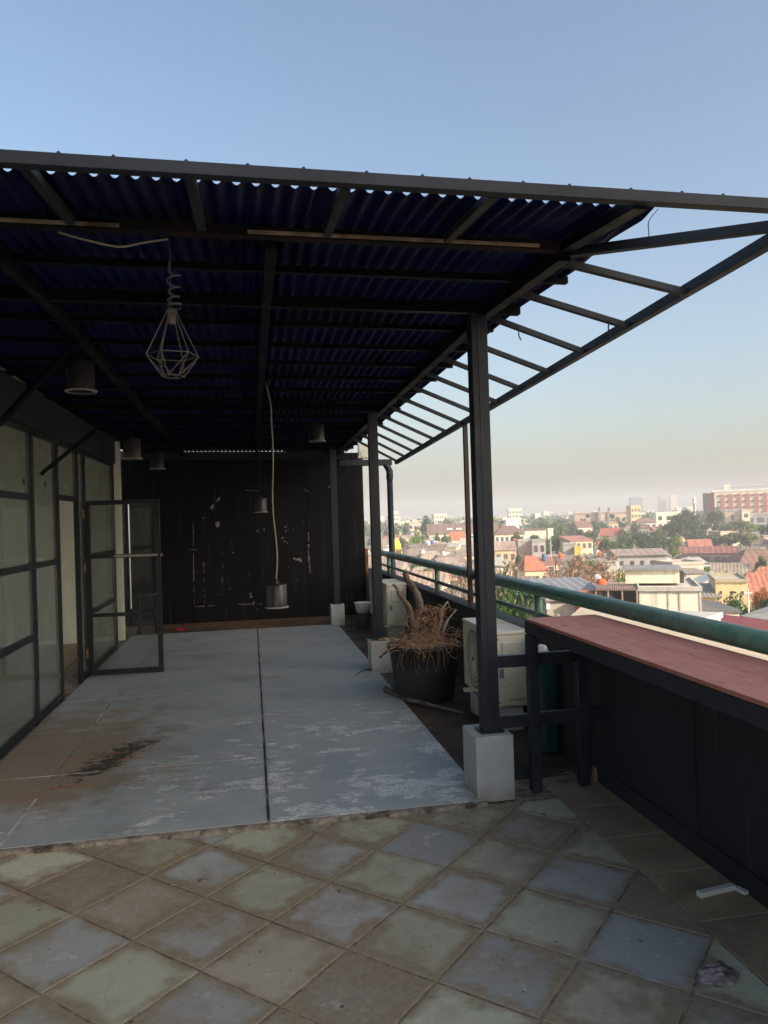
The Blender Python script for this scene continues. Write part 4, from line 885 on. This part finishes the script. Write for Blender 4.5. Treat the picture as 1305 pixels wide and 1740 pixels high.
bld('long_low_building', 'very long pale flat building on the left skyline', 'building', 664, 714, 885, 600, 14, ('flat', 'plaster', 1, (226, 214, 196)), (236, 222, 196), .05, (10, 1, 3.6), 892)
bld('peach_block', 'peach coloured block in front of the left skyline', 'building', 694, 712, 888, 470, 10, ('flat', 'plaster', 1, (214, 186, 164)), (232, 196, 170), .1, (3, 3, 3.6), 903)
bld('long_tan_wall', 'long tan windowless building on the middle skyline', 'building', 976, 1066, 870, 480, 20, ('flat', 'plaster', .8, (196, 176, 154)), (204, 182, 160), .05, None, 886)
for px in (1018, 1034): bld('roof_turret', 'small dark capped turret on the long tan building, %s of two' % ('left' if px < 1030 else 'right'), 'turret', px-2, px+2, 862, 478, 2, ('hip', 'roof_tile', 1.4, (110, 96, 90)), (170, 150, 134), 0, None, 872)
bld('tan_apartment', 'stepped tan apartment block right of the long tan building', 'building', 1068, 1084, 859, 430, 9, ('flat', 'plaster', .8, (226, 196, 150)), (234, 200, 150), .3, (3, 4, 3.4), 884)
bld('white_villa', 'large white modern house beside the big dark tree', 'house', 1112, 1152, 870, 370, 12, ('flat', 'plaster', .8, (246, 240, 226)), (248, 238, 214), .15, (3, 2, 4), 896, dark=.9, win_w=.45)
bld('white_villa', 'white house with a red brown roof left of the large white house', 'house', 1076, 1112, 880, 360, 10, ('hip', 'roof_tile', 2.2, (146, 114, 104)), (240, 228, 206), .1, (4, 1, 3.4), 893)
bld('grey_villa', 'small grey house with a brown roof sunk among the trees', 'house', 1084, 1100, 890, 320, 7, ('hip', 'roof_tile', 2.0, (128, 94, 84)), (178, 174, 172), .1, (3, 1, 3), 902, dark=1)
bld('cream_villa', 'small cream house with a tan roof between the middle trees', 'house', 1032, 1048, 885, 400, 7, ('hip', 'roof_tile', 1.6, (206, 160, 120)), (244, 226, 186), .1, (2, 1, 3), 895)
bld('brown_roof_house', 'white walled house under a broad brown roof left of the middle trees', 'house', 974, 1000, 885, 380, 9, ('gable', 'roof_tile', 3.4, (138, 100, 88)), (240, 226, 200), .4, None, 900)
# --- far towers in the haze
bld('glass_tower', 'dark glass tower under construction on the hazy skyline', 'tower', 1071, 1090, 845, 1500, 24, ('flat', 'plaster', 2, (120, 130, 142)), (112, 124, 142), .2, (5, 8, 3.8), 872, win_w=.7)
bld('tower_frame', 'pale unfinished tower frame joined to the dark glass tower', 'tower', 1088, 1100, 844, 1510, 20, ('flat', 'plaster', 2, (200, 190, 180)), (206, 196, 186), .2, (4, 8, 3.8), 872, dark=1)
bld('slim_tower', 'slim grey tower on the hazy skyline, left of a pair', 'tower', 1120, 1131, 842, 1750, 18, ('flat', 'plaster', 2, (190, 180, 176)), (186, 176, 172), .3, (3, 9, 3.8), 868)
bld('slim_tower', 'slim pale tower on the hazy skyline, right of a pair', 'tower', 1138, 1149, 842, 1720, 18, ('flat', 'plaster', 2, (230, 216, 206)), (234, 218, 204), .3, (3, 9, 3.8), 868)
mn = thing('minaret', 'slender white minaret with a balcony left of the big hotel', 'minaret', far(1180, 640)); zm = far_z(1180, 843, 640)-GROUND
MB().lathe([(1.3, 0), (1.2, zm-7), (1.9, zm-6.6), (1.9, zm-5.8), (1.1, zm-5.6), (1.1, zm-3.2), (1.4, zm-3), (1.0, zm-1.6), (.1, zm)], 12).build('shaft', 'plaster', mn, True, col=lin((236, 224, 206))); MB().lathe([(1.92, zm-6.5), (1.92, zm-6.0)], 12).build('balcony', 'plaster', mn, True, col=lin((214, 170, 120)))
# --- hotel
DH = 440; xl, xr = 1221, 1420
ho = bld('hotel', 'big hotel with white window bays and red brick piers on the right skyline', 'hotel', xl, xr, 829, DH, 16, ('flat', 'plaster', 1.2, (246, 238, 220)), (240, 226, 200), .10, None, 868)
wH = (xr-xl)*DH/F_PX; hH = far_z((xl+xr)/2, 829, DH)-1.2-GROUND; nb = 15; pit = wH/nb
mp = MB().box(-pit*.24, pit*.24, -8.28, -7.9, 0, hH-1.4).mesh('pier', 'plaster'); mw = MB().box(-pit*.2, pit*.2, -8.08, -7.9, 0, 1.35).mesh('window', 'city_window'); msill = MB().box(-pit*.25, pit*.25, -8.3, -7.9, -.35, -.05).mesh('sill', 'plaster')
for k in range(nb+1):
    x = -wH/2+pit*k
    if k: link('pier', mp, ho, (x-pit*.02, 0, 0), col=lin((186, 108, 92)))
    if k < nb:
        for r in range(6):
            o = link('window', mw, ho, (x+pit*.5, 0, hH-3.3-3.45*r), col=lin((120, 110, 100))); link('sill', msill, o, (0, 0, 0), col=lin((236, 214, 180)))
MB().box(-wH/2-6.2, -wH/2-.05, -4, 7.5, 0, hH-.3).build('side_wing', 'plaster', ho, col=lin((168, 92, 88))); MB().box(-wH/2-6.3, -wH/2-4.2, -4.2, 2, 0, hH-.1).build('stair_tower', 'city_window', ho)
MB().box(-wH/2+5.5, -wH/2+9.2, -6, -1, hH+1.25, hH+4.4).build('roof_room', 'plaster', ho, col=lin((250, 240, 220)))
b = MB(); b.bar((-wH/2+1, -7, hH+2.5), (wH/2, -7, hH+2.5), .25)
for k in range(28): b.bar((-wH/2+1+k*wH/28, -7, hH+1.2), (-wH/2+1+k*wH/28, -7, hH+2.6), .18)
b.build('roof_railing', 'plaster', ho, col=lin((150, 144, 140)))
bld('podium_block', 'grey flat podium building below the hotel, left part', 'building', 1222, 1262, 866, 400, 12, ('flat', 'tin', 1, (170, 176, 176)), (204, 186, 164), .1, (3, 1, 6), 896, win_w=.3)
bld('podium_block', 'narrow cream and white block below the middle of the hotel', 'building', 1258, 1270, 866, 395, 9, ('flat', 'plaster', 1, (226, 210, 186)), (240, 224, 196), .2, (1, 3, 4), 896)
bld('podium_block', 'long grey streaked building below the hotel at the right edge', 'building', 1270, 1400, 870, 390, 12, ('flat', 'plaster', 1, (190, 184, 174)), (172, 174, 178), .1, (8, 1, 5), 900, win_w=.7)
# --- mosque with yellow domes
mo = thing('mosque_tower', 'small yellow mosque tower with a ribbed golden dome', 'mosque tower', far(671, 225)); zt = far_z(671, 908, 225)-GROUND
MB().lathe([(1.5, 0), (1.5, zt-6.6), (1.75, zt-6.4), (1.75, zt-6.0), (1.35, zt-5.9), (1.35, zt-4.6), (1.6, zt-4.5), (1.55, zt-3.2), (1.1, zt-2.1), (.4, zt-1.4), (.1, zt-1.1), (.08, zt)], 14).build('dome', 'plaster', mo, True, col=lin((238, 206, 70)))
for k in range(7): a = 2*math.pi*k/7; MB().box(-.25, .25, -.05, .05, zt-5.8, zt-4.8).build('opening', 'city_dark', mo).matrix_local = Matrix.Rotation(a, 4, 'Z') @ Matrix.Translation((0, -1.36, 0))
MB().box(-2.6, 2.6, -2.6, 2.6, 0, zt-7.2).build('base_block', 'plaster', mo, col=lin((236, 226, 190)))
occ.append((660, 684, 905, 950, 225))
# --- street poles
for px, yt, yb_2, D, lb in ((1266, 1000, 1040, 70, 'thin pale pole in front of the green tree'), (934, 901, 945, 190, 'thin pale pole before the tall middle trees')):
    q = far(px, D); tp = thing('pole', lb, 'pole', q); zt = far_z(px, yt, D)-GROUND
    MB().tube([(0, 0, 0), (0, 0, zt)], [.12, .07], 8).build('shaft', 'white_plastic', tp); MB().bar((-.4, 0, zt-.4), (.4, 0, zt-.4), .08).build('crossbar', 'white_plastic', tp)
for px, D, lb in ((931, 255, 'left'), (936, 257, 'right')):
    q = far(px, D); tp = thing('chimney_stack', 'cream chimney stack before the middle trees, %s of two' % lb, 'chimney', q); zt = far_z(px, 899, D)-GROUND
    MB().box(-.4, .4, -.4, .4, 0, zt).build('shaft', 'plaster', tp, col=lin((240, 226, 196))); MB().box(-.5, .5, -.5, .5, zt, zt+.3).build('cap', 'plaster', tp, col=lin((230, 216, 190)))
# --- trees
def leafy(seed, n_clump, shape, nleaf, leaf):
    r = random.Random(seed); b = MB(); cl = []
    for k in range(n_clump):
        while True:
            p = Vector((r.uniform(-1, 1), r.uniform(-1, 1), r.uniform(-1, 1)))
            if p.length < 1 and (p.length > .35 or r.random() < .3): break
        if shape == 'umbrella': c = Vector((p.x*.5, p.y*.5, .74+p.z*.1-.25*(p.x*p.x+p.y*p.y)*.5)); s = Vector((.2, .2, .085))*r.uniform(.7, 1.2)
        elif shape == 'tall': c = Vector((p.x*.17, p.y*.17, .56+p.z*.36)); s = Vector((.14, .14, .15))*r.uniform(.6, 1.15)
        else: c = Vector((p.x*.36, p.y*.36, .60+p.z*.27)); s = Vector((.17, .17, .14))*r.uniform(.55, 1.2)
        cl.append((c, s))
    for c, s in cl:
        for k in range(nleaf//n_clump):
            d = Vector((r.gauss(0, 1), r.gauss(0, 1), r.gauss(0, 1))).normalized()*r.uniform(.55, 1.08); p = c+Vector((d.x*s.x, d.y*s.y, d.z*s.z))
            n = (d+Vector((r.gauss(0, .5), r.gauss(0, .5), r.gauss(0, .5)+.3))).normalized(); u = n.cross(Vector((r.gauss(0, 1), r.gauss(0, 1), r.gauss(0, 1)))).normalized(); v = n.cross(u)
            q = leaf*r.uniform(.6, 1.35); b.face([p-u*q, p-v*q*.6, p+u*q, p+v*q*.6])
    return b.mesh('crown', 'leaf'), [c for c, s in cl]
def wood(cl, seed, z0=.0, fork=.3, r0=.028):
    r = random.Random(seed); b = MB(); b.tube([(0, 0, 0), (.01, 0, fork*.5), (0, .01, fork), (.0, 0, fork+.15)], [r0, r0*.8, r0*.7, r0*.4], 7)
    for c in cl[::2]: b.tube(bez([(0, 0, fork*.8), (c.x*.4, c.y*.4, (fork+c.z)*.5), c], 3), [r0*.5]*3+[r0*.25]*3+[r0*.12], 5)
    return b.mesh('trunk', 'trunk')
TP = []
for k, (sh, nc, nl, lf) in enumerate((('round', 22, 3000, .03), ('round', 26, 3400, .028), ('umbrella', 26, 3200, .026), ('tall', 16, 2200, .028), ('round', 18, 2600, .034))):
    cr, cl = leafy(40+k, nc, sh, nl, lf); TP.append((cr, wood(cl, k, fork=.25 if sh != 'umbrella' else .45)))
def tree(label, px, ytop, D, wid, proto, col, group=None, name='tree', base=GROUND):
    zt = far_z(px, ytop, D)-base; hgt = zt/(.98 if proto != 2 else .86); q = far(px, D, base); t = thing(name, label, 'tree', q, rc.uniform(0, 6.28), group)
    ww = wid*D/F_PX/({2: 1.32, 3: .58}.get(proto, 1.0)); occ.append((px-wid*.45, px+wid*.45, ytop, ytop+min(32, wid*.75), D))
    cr, tr0 = TP[proto]; link('trunk', tr0, t, (0, 0, 0), sc=(ww*.8, ww*.8, hgt)); link('crown', cr, t, (0, 0, 0), sc=(ww, ww, hgt), col=lin(col)); return t
DG = (58, 82, 56); MG = (74, 100, 60); LG = (112, 136, 62); OG = (96, 104, 66)
tree('bright green round tree right of the mosque tower', 706, 899, 262, 36, 0, (112, 140, 60), name='round_tree')
tree('tall dark tree before the white five storey block', 724, 874, 360, 24, 3, (62, 98, 72), name='tall_tree')
tree('dark tree behind the mosque tower', 664, 888, 330, 30, 1, DG); tree('small dark tree beside the peach block', 688, 889, 400, 16, 0, DG)
tree('olive tree behind the mosque tower and bright green tree', 682, 912, 300, 26, 4, (90, 110, 66))
tree('small round tree before the long white building with dormers, left', 742, 903, 300, 16, 0, MG); tree('small round tree before the long white building with dormers, right', 755, 905, 290, 18, 1, MG)
tree('large green tree left of the chimney stacks', 918, 883, 340, 44, 0, (86, 112, 70)); tree('large olive tree behind the chimney stacks', 946, 884, 330, 42, 1, (100, 116, 70))
tree('green tree right of the chimney stacks', 944, 906, 235, 34, 4, (84, 116, 58)); tree('dark green tree left of the pale pole', 926, 912, 225, 22, 0, (72, 106, 58))
tree('bushy dark tree before the long white wall building', 874, 902, 285, 24, 0, DG); tree('low green trees right of the bushy dark tree', 905, 906, 280, 32, 4, MG)
tree('dark purple green tree left of the brown roof house', 968, 888, 370, 28, 1, (80, 84, 74))
tree('small tree before the orange walled house', 880, 937, 160, 20, 4, MG)
BELT = ((1008, 884, 390, 30, 0, MG), (1000, 898, 300, 34, 1, DG), (1024, 886, 395, 24, 4, MG), (1028, 910, 245, 46, 0, (78, 104, 60)), (997, 914, 240, 30, 4, (86, 116, 58)), (1056, 896, 300, 30, 1, MG), (1066, 908, 250, 44, 4, (76, 98, 62)), (1094, 902, 262, 50, 0, (72, 96, 60)), (1080, 884, 350, 26, 1, OG), (1118, 896, 290, 36, 1, (94, 104, 66)), (1126, 908, 248, 44, 4, (70, 96, 60)), (1145, 906, 235, 26, 3, (108, 126, 66)), (1046, 918, 225, 34, 1, (84, 112, 60)), (1106, 918, 232, 40, 4, (78, 102, 60)), (986, 896, 320, 26, 4, DG), (1140, 922, 222, 24, 0, (110, 124, 64)))
bpx = [q[0] for q in BELT]
for k, (px, yt, D, w_, p_, c_) in enumerate(BELT):
    tree(['broad', 'dark', 'bushy', 'spreading'][k % 4]+' green tree in the belt of trees, number %s from its left end' % ('one two three four five six seven eight nine ten eleven twelve thirteen fourteen fifteen sixteen'.split()[sorted(bpx).index(px)]), px, yt, D, w_, p_, c_, 'belt of trees in the middle of the city')
tree('biggest dark tree, rising left below the hotel', 1164, 862, 330, 58, 1, (66, 78, 58)); tree('dark shoulder of trees under the biggest dark tree', 1146, 882, 310, 50, 0, (62, 80, 56)); tree('dark tree right of the biggest dark tree', 1188, 880, 315, 48, 4, (70, 86, 60))
tree('feathery grey green tree directly left below the hotel', 1214, 858, 345, 40, 0, (92, 110, 84)); tree('flat topped tree at the right below the podium', 1256, 886, 285, 80, 2, (112, 124, 76), name='flat_topped_tree')
tree('olive bush under the flat topped tree', 1236, 902, 262, 50, 4, (102, 112, 72)); tree('yellowish tree under the flat topped tree', 1272, 900, 258, 44, 0, (120, 124, 76)); tree('dark tree at the right edge beside the flat topped tree', 1303, 886, 262, 34, 1, (54, 82, 48))
tree('grey green bush at the foot of the big dark trees', 1212, 904, 270, 40, 1, (84, 104, 74)); tree('dark bush above the long red roof', 1176, 898, 285, 50, 4, (70, 92, 64))
tree('round dark green tree by the brown hipped roof', 1288, 940, 140, 26, 0, (58, 88, 44), name='round_tree'); tree('small yellow green tree behind the white gable roof', 1228, 967, 122, 26, 1, (128, 138, 58), name='round_tree')
tree('large dense green tree in front of the cream house', 1246, 1003, 78, 84, 0, (62, 92, 48), name='round_tree'); tree('low dark bushy tree at the right edge beside the pole', 1300, 1010, 80, 50, 4, (66, 92, 46)); tree('russet dry tree at the right edge below the orange roof', 1290, 994, 90, 40, 1, (150, 92, 54))
for px, yt, D, w_, p_, c_, lb in ((850, 972, 44, 100, 0, (60, 92, 42), 'dense dark tree just right of the near column, below the railing'), (884, 992, 38, 120, 4, (56, 88, 42), 'dark tree under the banana leaves below the railing'), (820, 1000, 42, 110, 1, (92, 128, 48), 'bright green tree below the railing at the near column'), (868, 962, 64, 70, 4, (66, 94, 48), 'tree rising behind the banana leaves'), (905, 1008, 34, 110, 0, (60, 84, 40), 'tree below the railing left of the red counter')):
    tree(lb, px, yt, D, w_, p_, c_, 'near trees below the railing')
# bare dry trees
def bare(seed, depth=6):
    r = random.Random(seed); b = MB()
    def br(p, d, L, rad, k):
        if k == 0 or L < .018: return
        q = p+d*L*.5+Vector((r.gauss(0, .02), r.gauss(0, .02), 0))*L*3; e2 = q+d*L*.5
        b.tube([p, q, e2], [rad, rad*.85, rad*.65], 4 if k > 3 else 3, False)
        for m in range(3 if k > 2 else 3):
            dd = (d+Vector((r.gauss(0, .55), r.gauss(0, .55), r.gauss(.08, .4)))).normalized(); br(e2 if m else q, dd, L*r.uniform(.6, .82), rad*.68, k-1)
    br(Vector((0, 0, 0)), Vector((0, 0, 1)), .3, .035, depth); return b.mesh('twigs', 'twig')
BT = [bare(5, 7), bare(8, 7), bare(12, 6)]
def dry(label, px, ytop, D, wid, k, col, group=None):
    hgt = (far_z(px, ytop, D)-GROUND); q = far(px, D); t = thing('bare_tree', label, 'tree', q, rc.uniform(0, 6.28), group); ww = wid*D/F_PX
    me = BT[k]; xs2 = [v.co.x for v in me.vertices]; z2 = [v.co.z for v in me.vertices]; sx = ww/(max(xs2)-min(xs2)); sz = hgt/max(z2)
    link('twigs', me, t, (0, 0, 0), sc=(sx, sx, sz), col=lin(col))
    MB().tube([(0, 0, 0), (0, 0, hgt*.3)], [.22, .15], 7).build('trunk', 'trunk', t)
dry('wide bare brown tree above the grey lean-to roof', 935, 933, 96, 110, 0, (158, 128, 104)); dry('bare brown tree behind the lean-to roof, right of the wide one', 985, 938, 100, 90, 1, (166, 136, 108)); dry('golden dry tree left of the cream house', 1048, 955, 104, 60, 2, (206, 160, 96)); dry('low bare tree close behind the brick house', 990, 962, 82, 90, 1, (150, 116, 94)); dry('small bare tree beside the grey warehouse', 1020, 924, 180, 22, 2, (170, 130, 100))
dry('bare grey tree left of the thin pergola post', 760, 938, 70, 90, 0, (150, 134, 112), 'bare trees beyond the railing'); dry('bare grey tree between the thin post and the near column', 812, 934, 62, 80, 1, (146, 130, 106), 'bare trees beyond the railing'); dry('low bare tree behind the dead stump', 722, 950, 58, 80, 2, (150, 130, 108), 'bare trees beyond the railing'); dry('bare grey tree right of the near column', 852, 936, 88, 50, 1, (140, 126, 100), 'bare trees beyond the railing')
# banana clump
bn = thing('banana_plant', 'dark banana plant with broad upright leaves right of the near column', 'plant', far(886, 46)); zt = far_z(886, 972, 46)-GROUND
MB().tube([(0, 0, 0), (.1, 0, zt-1.6)], [.16, .1], 8).build('stem', 'trunk', bn)
for k in range(11):
    a = rc.uniform(0, 6.28); le = rc.uniform(1.1, 1.9); up = rc.uniform(.35, 1.2); b = MB(); n = 7; d = Vector((math.cos(a), math.sin(a), 0)); s_ = Vector((-d.y, d.x, 0))
    for m in range(n+1):
        u = m/n; p = Vector((.1, 0, zt-1.7))+d*(le*u*.75)+Vector((0, 0, up*1.5*u-1.1*u*u*(1.3-up*.5))); hw = .24*math.sin(math.pi*(.06+.94*u)**.8)+.01
        for q in (-1, 0, 1): b.v.append(tuple(p+s_*hw*q+Vector((0, 0, .06*abs(q)))))
    for m in range(n):
        for q in (0, 1): i = m*3+q; b.f.append((i, i+1, i+4, i+3))
    b.build('leaf', 'leaf', bn, True, col=lin((44, 78, 50)))
# --- the dense low housing: individual small houses, alike ones sharing a label
LM = [(671, 925, 'the yellow mosque tower'), (706, 920, 'the bright green round tree'), (785, 902, 'the long building with dormers'), (724, 892, 'the tall dark tree'), (776, 908, 'the small orange roof'), (860, 905, 'the long brown-roofed white building'), (854, 935, 'the orange walled house'), (897, 955, 'the bright orange roof'), (911, 932, 'the grey concrete house'), (940, 950, 'the wide bare tree'), (978, 930, 'the yellow wall'), (1077, 948, 'the grey warehouse'), (1070, 915, 'the belt of trees'), (1038, 902, 'the low red orange roof'), (1020, 878, 'the long tan building'), (1127, 1010, 'the cream two storey house'), (950, 1000, 'the brick house'), (1190, 1000, 'the balcony house'), (1208, 982, 'the white gable roof'), (1200, 935, 'the long dark red roof'), (1290, 945, 'the broad brown roof'), (1285, 985, 'the nearer orange roof'), (1164, 890, 'the biggest dark tree'), (1258, 900, 'the flat topped tree'), (1262, 845, 'the big hotel'), (1131, 882, 'the large white house'), (746, 880, 'the white five storey block'), (874, 872, 'the bright white block'), (1246, 1020, 'the dense green tree')]
used_lb = {}
def house_label(nm, wc, px, py):
    wn_ = {(236, 222, 196): 'cream', (240, 232, 216): 'white', (226, 200, 170): 'peach', (214, 196, 176): 'tan', (196, 186, 174): 'grey', (232, 206, 164): 'sandy', (224, 190, 168): 'pink'}[wc]
    px2, py2 = px, py+6; lm = min(LM, key=lambda q: (q[0]-px2)**2+(2.2*(q[1]-py2))**2); dx, dy = px2-lm[0], py2-lm[1]
    rel = ('below left of' if dx < 0 else 'below right of') if dy > 8 else ('above left of' if dx < 0 else 'above right of') if dy < -8 else ('left of' if dx < 0 else 'right of')
    base = 'small %s %s house %s%s %s' % (nm, wn_, '' if math.hypot(dx, dy) < 40 else 'well ', rel, lm[2])
    used_lb[base] = used_lb.get(base, 0)+1; return base
def fill_one(px, D, lim):
    w = rc.uniform(3.8, 7.2); dep = rc.uniform(4.5, 8); wh = rc.choice((3.2, 3.4, 5.6, 6.2, 6.4)); kind = rc.choice(('gable', 'gable_y', 'hip', 'shed', 'shed', 'flat', 'gable'))
    rh = {'flat': .5, 'shed': 1.1}.get(kind, rc.uniform(1.3, 2.2))
    pw = w*F_PX/D/2; yt = yh(px)+(H-GROUND-wh-rh)*F_PX/D
    for a, c, y0, y1, Dl in occ:
        if px+pw > a and px-pw < c and D < Dl+6 and yt < y1-3: return False
        if px+pw > a and px-pw < c and abs(D-Dl) < 12: return False
    q = rc.random()
    if kind == 'flat': mat, rcol, nm = 'plaster', rc.choice(((206, 196, 180), (188, 176, 162), (222, 212, 196))), 'flat-roofed'
    elif q < lim: mat, rcol, nm = 'roof_tile', rc.choice(((180, 126, 104), (166, 116, 98), (188, 134, 110))), 'orange-roofed'
    elif q < .6: mat, rcol, nm = 'roof_tile', rc.choice(((152, 136, 122), (140, 126, 114), (164, 150, 134))), 'brown-roofed'
    else: mat, rcol, nm = 'tin', rc.choice(((166, 160, 152), (146, 142, 136), (190, 182, 170), (176, 152, 134))), 'tin-roofed'
    wcol = rc.choice(((236, 222, 196), (240, 232, 216), (226, 200, 170), (214, 196, 176), (196, 186, 174), (232, 206, 164), (224, 190, 168)))
    c = far(px, D); t = thing('small_house', house_label(nm, wcol, px, yt), 'house', c, -YAW+rc.uniform(-.45, .45), 'small houses of the dense housing')
    link('wall', me_unit['plaster'], t, (0, 0, 0), sc=(w, dep, wh), col=lin(wcol)); link('roof', RM[(kind, mat)], t, (0, 0, wh+.01), sc=(w, dep, rh), col=lin(rcol))
    if D < 330:
        for k in range(rc.randint(1, 3)):
            link('window', me_dark if rc.random() < .5 else me_win, t, (rc.uniform(-.38, .38)*w, -dep/2-.02, wh-rc.uniform(1.1, 1.5)-(2.9 if wh > 5 and rc.random() < .3 else 0)), sc=(rc.uniform(.8, 1.6), 1, rc.uniform(.8, 1.3)))
        if rc.random() < .75:
            aw, ad, ah = w*rc.uniform(.35, .7), dep*rc.uniform(.3, .55), wh*rc.uniform(.5, .85); ax = rc.uniform(-.5, .5)*w
            an = link('annex', me_unit['plaster'], t, (ax, -dep/2-ad/2+.1, 0), sc=(aw, ad, ah), col=lin(rc.choice(((226, 212, 188), (206, 188, 166), (190, 180, 168), (232, 226, 212)))))
            link('annex_roof', RM[('shed', 'tin')], t, (ax, -dep/2-ad/2+.1, ah+.02), sc=(aw*1.06, ad*1.1, .6), col=lin(rc.choice(((170, 164, 156), (190, 182, 170), (150, 140, 130), (178, 140, 120)))))
        if rc.random() < .3: link('aerial', me_aerial, t, (rc.uniform(-.4, .4)*w, rc.uniform(-.3, .3)*dep, wh))
        if rc.random() < .3: link('water_tank', me_tank, t, (rc.uniform(-.3, .3)*w, 0, wh+rh*.5), col=lin(rc.choice(((226, 96, 56), (90, 110, 150), (210, 205, 196)))))
    fills.append((px, pw, D)); fobj.append((D, t)); return True
me_aerial = MB().tube([(0, 0, 0), (0, 0, 4.6)], .05, 5).bar((-.6, 0, 4.2), (.6, 0, 4.2), .06).bar((-.4, 0, 3.8), (.4, 0, 3.8), .06).mesh('aerial', 'alu')
me_tank = MB().lathe([(.5, 0), (.55, .3), (.55, 1.1), (.3, 1.4), (.05, 1.45)], 12).mesh('water_tank', 'plaster', True)
fills = []; fobj = []; tries = 0
while len(fills) < 298 and tries < 30000:
    tries += 1
    D = 66*math.exp(rc.random()**1.0*math.log(480/66)); px = rc.uniform(640, 1360)
    if px < 905 and D < 78: continue
    q = far(px, D); bad = any(abs(px-a)*D/F_PX < 4.0 and abs(D-d2) < 5.5 for a, w_, d2 in fills)
    if not bad: fill_one(px, D, .15 if px > 1000 else .10)
nt = 0
for _ in range(400):
    if nt >= 34: break
    D = rc.uniform(85, 260); px = rc.uniform(650, 1340); hh_ = rc.uniform(6.5, 9.5); yt = yh(px)+(H-GROUND-hh_)*F_PX/D; wd = rc.uniform(4, 7)*F_PX/D
    if any(px+wd*.5 > a and px-wd*.5 < c and D < Dl+6 and yt < y1-3 for a, c, y0, y1, Dl in occ): continue
    lm = min(LM, key=lambda q: (q[0]-px)**2+(2.2*(q[1]-yt-6))**2); col_ = rc.choice(((82, 112, 58), (70, 98, 56), (112, 126, 66), (96, 112, 64)))
    lb = 'small %s tree between the houses %s %s' % ({82: 'green', 70: 'dark green', 112: 'yellowish', 96: 'olive'}[col_[0]], 'left of' if px < lm[0] else 'right of', lm[2]); o = tree(lb, px, yt, D, wd, rc.choice((0, 1, 4)), col_, 'small trees between the houses', 'small_tree'); fobj.append((D, o)); nt += 1
same = {}
for D, t in fobj: same.setdefault(t['label'], []).append((D, t))
for lb, q in same.items():
    if len(q) > 1:
        q.sort(key=lambda u: u[0])
        for k, (D, t) in enumerate(q): t['label'] = lb+(', nearest one' if k == 0 else ', farthest one' if k == len(q)-1 else ', one between' if len(q) == 3 else ', one in between')
# far blur of the city towards the horizon, beyond what can be told apart
b = MB(); rb = random.Random(17)
for k in range(1500):
    D = rb.uniform(800, 4200); px = rb.uniform(560, 1500); q = far(px, D); w = rb.uniform(6, 16); d_ = rb.uniform(8, 16); h_ = rb.choice((5, 7, 9, 12)) + (rb.random() < .06)*rb.uniform(4, 10)
    b.box(q.x-w/2, q.x+w/2, q.y-d_/2, q.y+d_/2, GROUND, GROUND+h_)
tag(b.build('distant_city', 'plaster', col=lin((222, 206, 186))), 'pale far city blocks fading towards the horizon', 'city', kind='stuff')
b = MB(); 
for k in range(2600):
    D = rb.uniform(420, 2600); px = rb.uniform(560, 1500); q = far(px, D); s_ = rb.uniform(2.5, 5.5)
    for m in range(9):
        p = Vector((q.x, q.y, GROUND+rb.uniform(4, 11)))+Vector((rb.gauss(0, 1), rb.gauss(0, 1), rb.gauss(0, .6)))*s_*.5; u = Vector((rb.gauss(0, 1), rb.gauss(0, 1), rb.gauss(0, 1))).normalized()*s_*.4; v = u.cross(Vector((rb.gauss(0, 1), rb.gauss(0, 1), rb.gauss(0, 1)))).normalized()*s_*.35; b.face([p-u, p-v, p+u, p+v])
tag(b.build('distant_trees', 'leaf', col=lin((76, 98, 62))), 'far scattered tree tops between the distant houses', 'trees', kind='stuff')

# =================================================================== HAZE
hzb = MB().box(-3300, 3300, -3300, 3300, GROUND-1.5, 62).mesh('haze'); hm = bpy.data.materials.new('haze air'); hm.use_nodes = True; ht = hm.node_tree; ht.nodes.clear()
ho_ = ht.nodes.new('ShaderNodeOutputMaterial'); pv = ht.nodes.new('ShaderNodeVolumePrincipled'); pv.inputs['Color'].default_value = (.90, .895, .905, 1); pv.inputs['Density'].default_value = .00074; pv.inputs['Anisotropy'].default_value = 0.0
ht.links.new(pv.outputs[0], ho_.inputs['Volume']); hzb.materials.append(hm); tag(link('haze', hzb), kind='stuff')
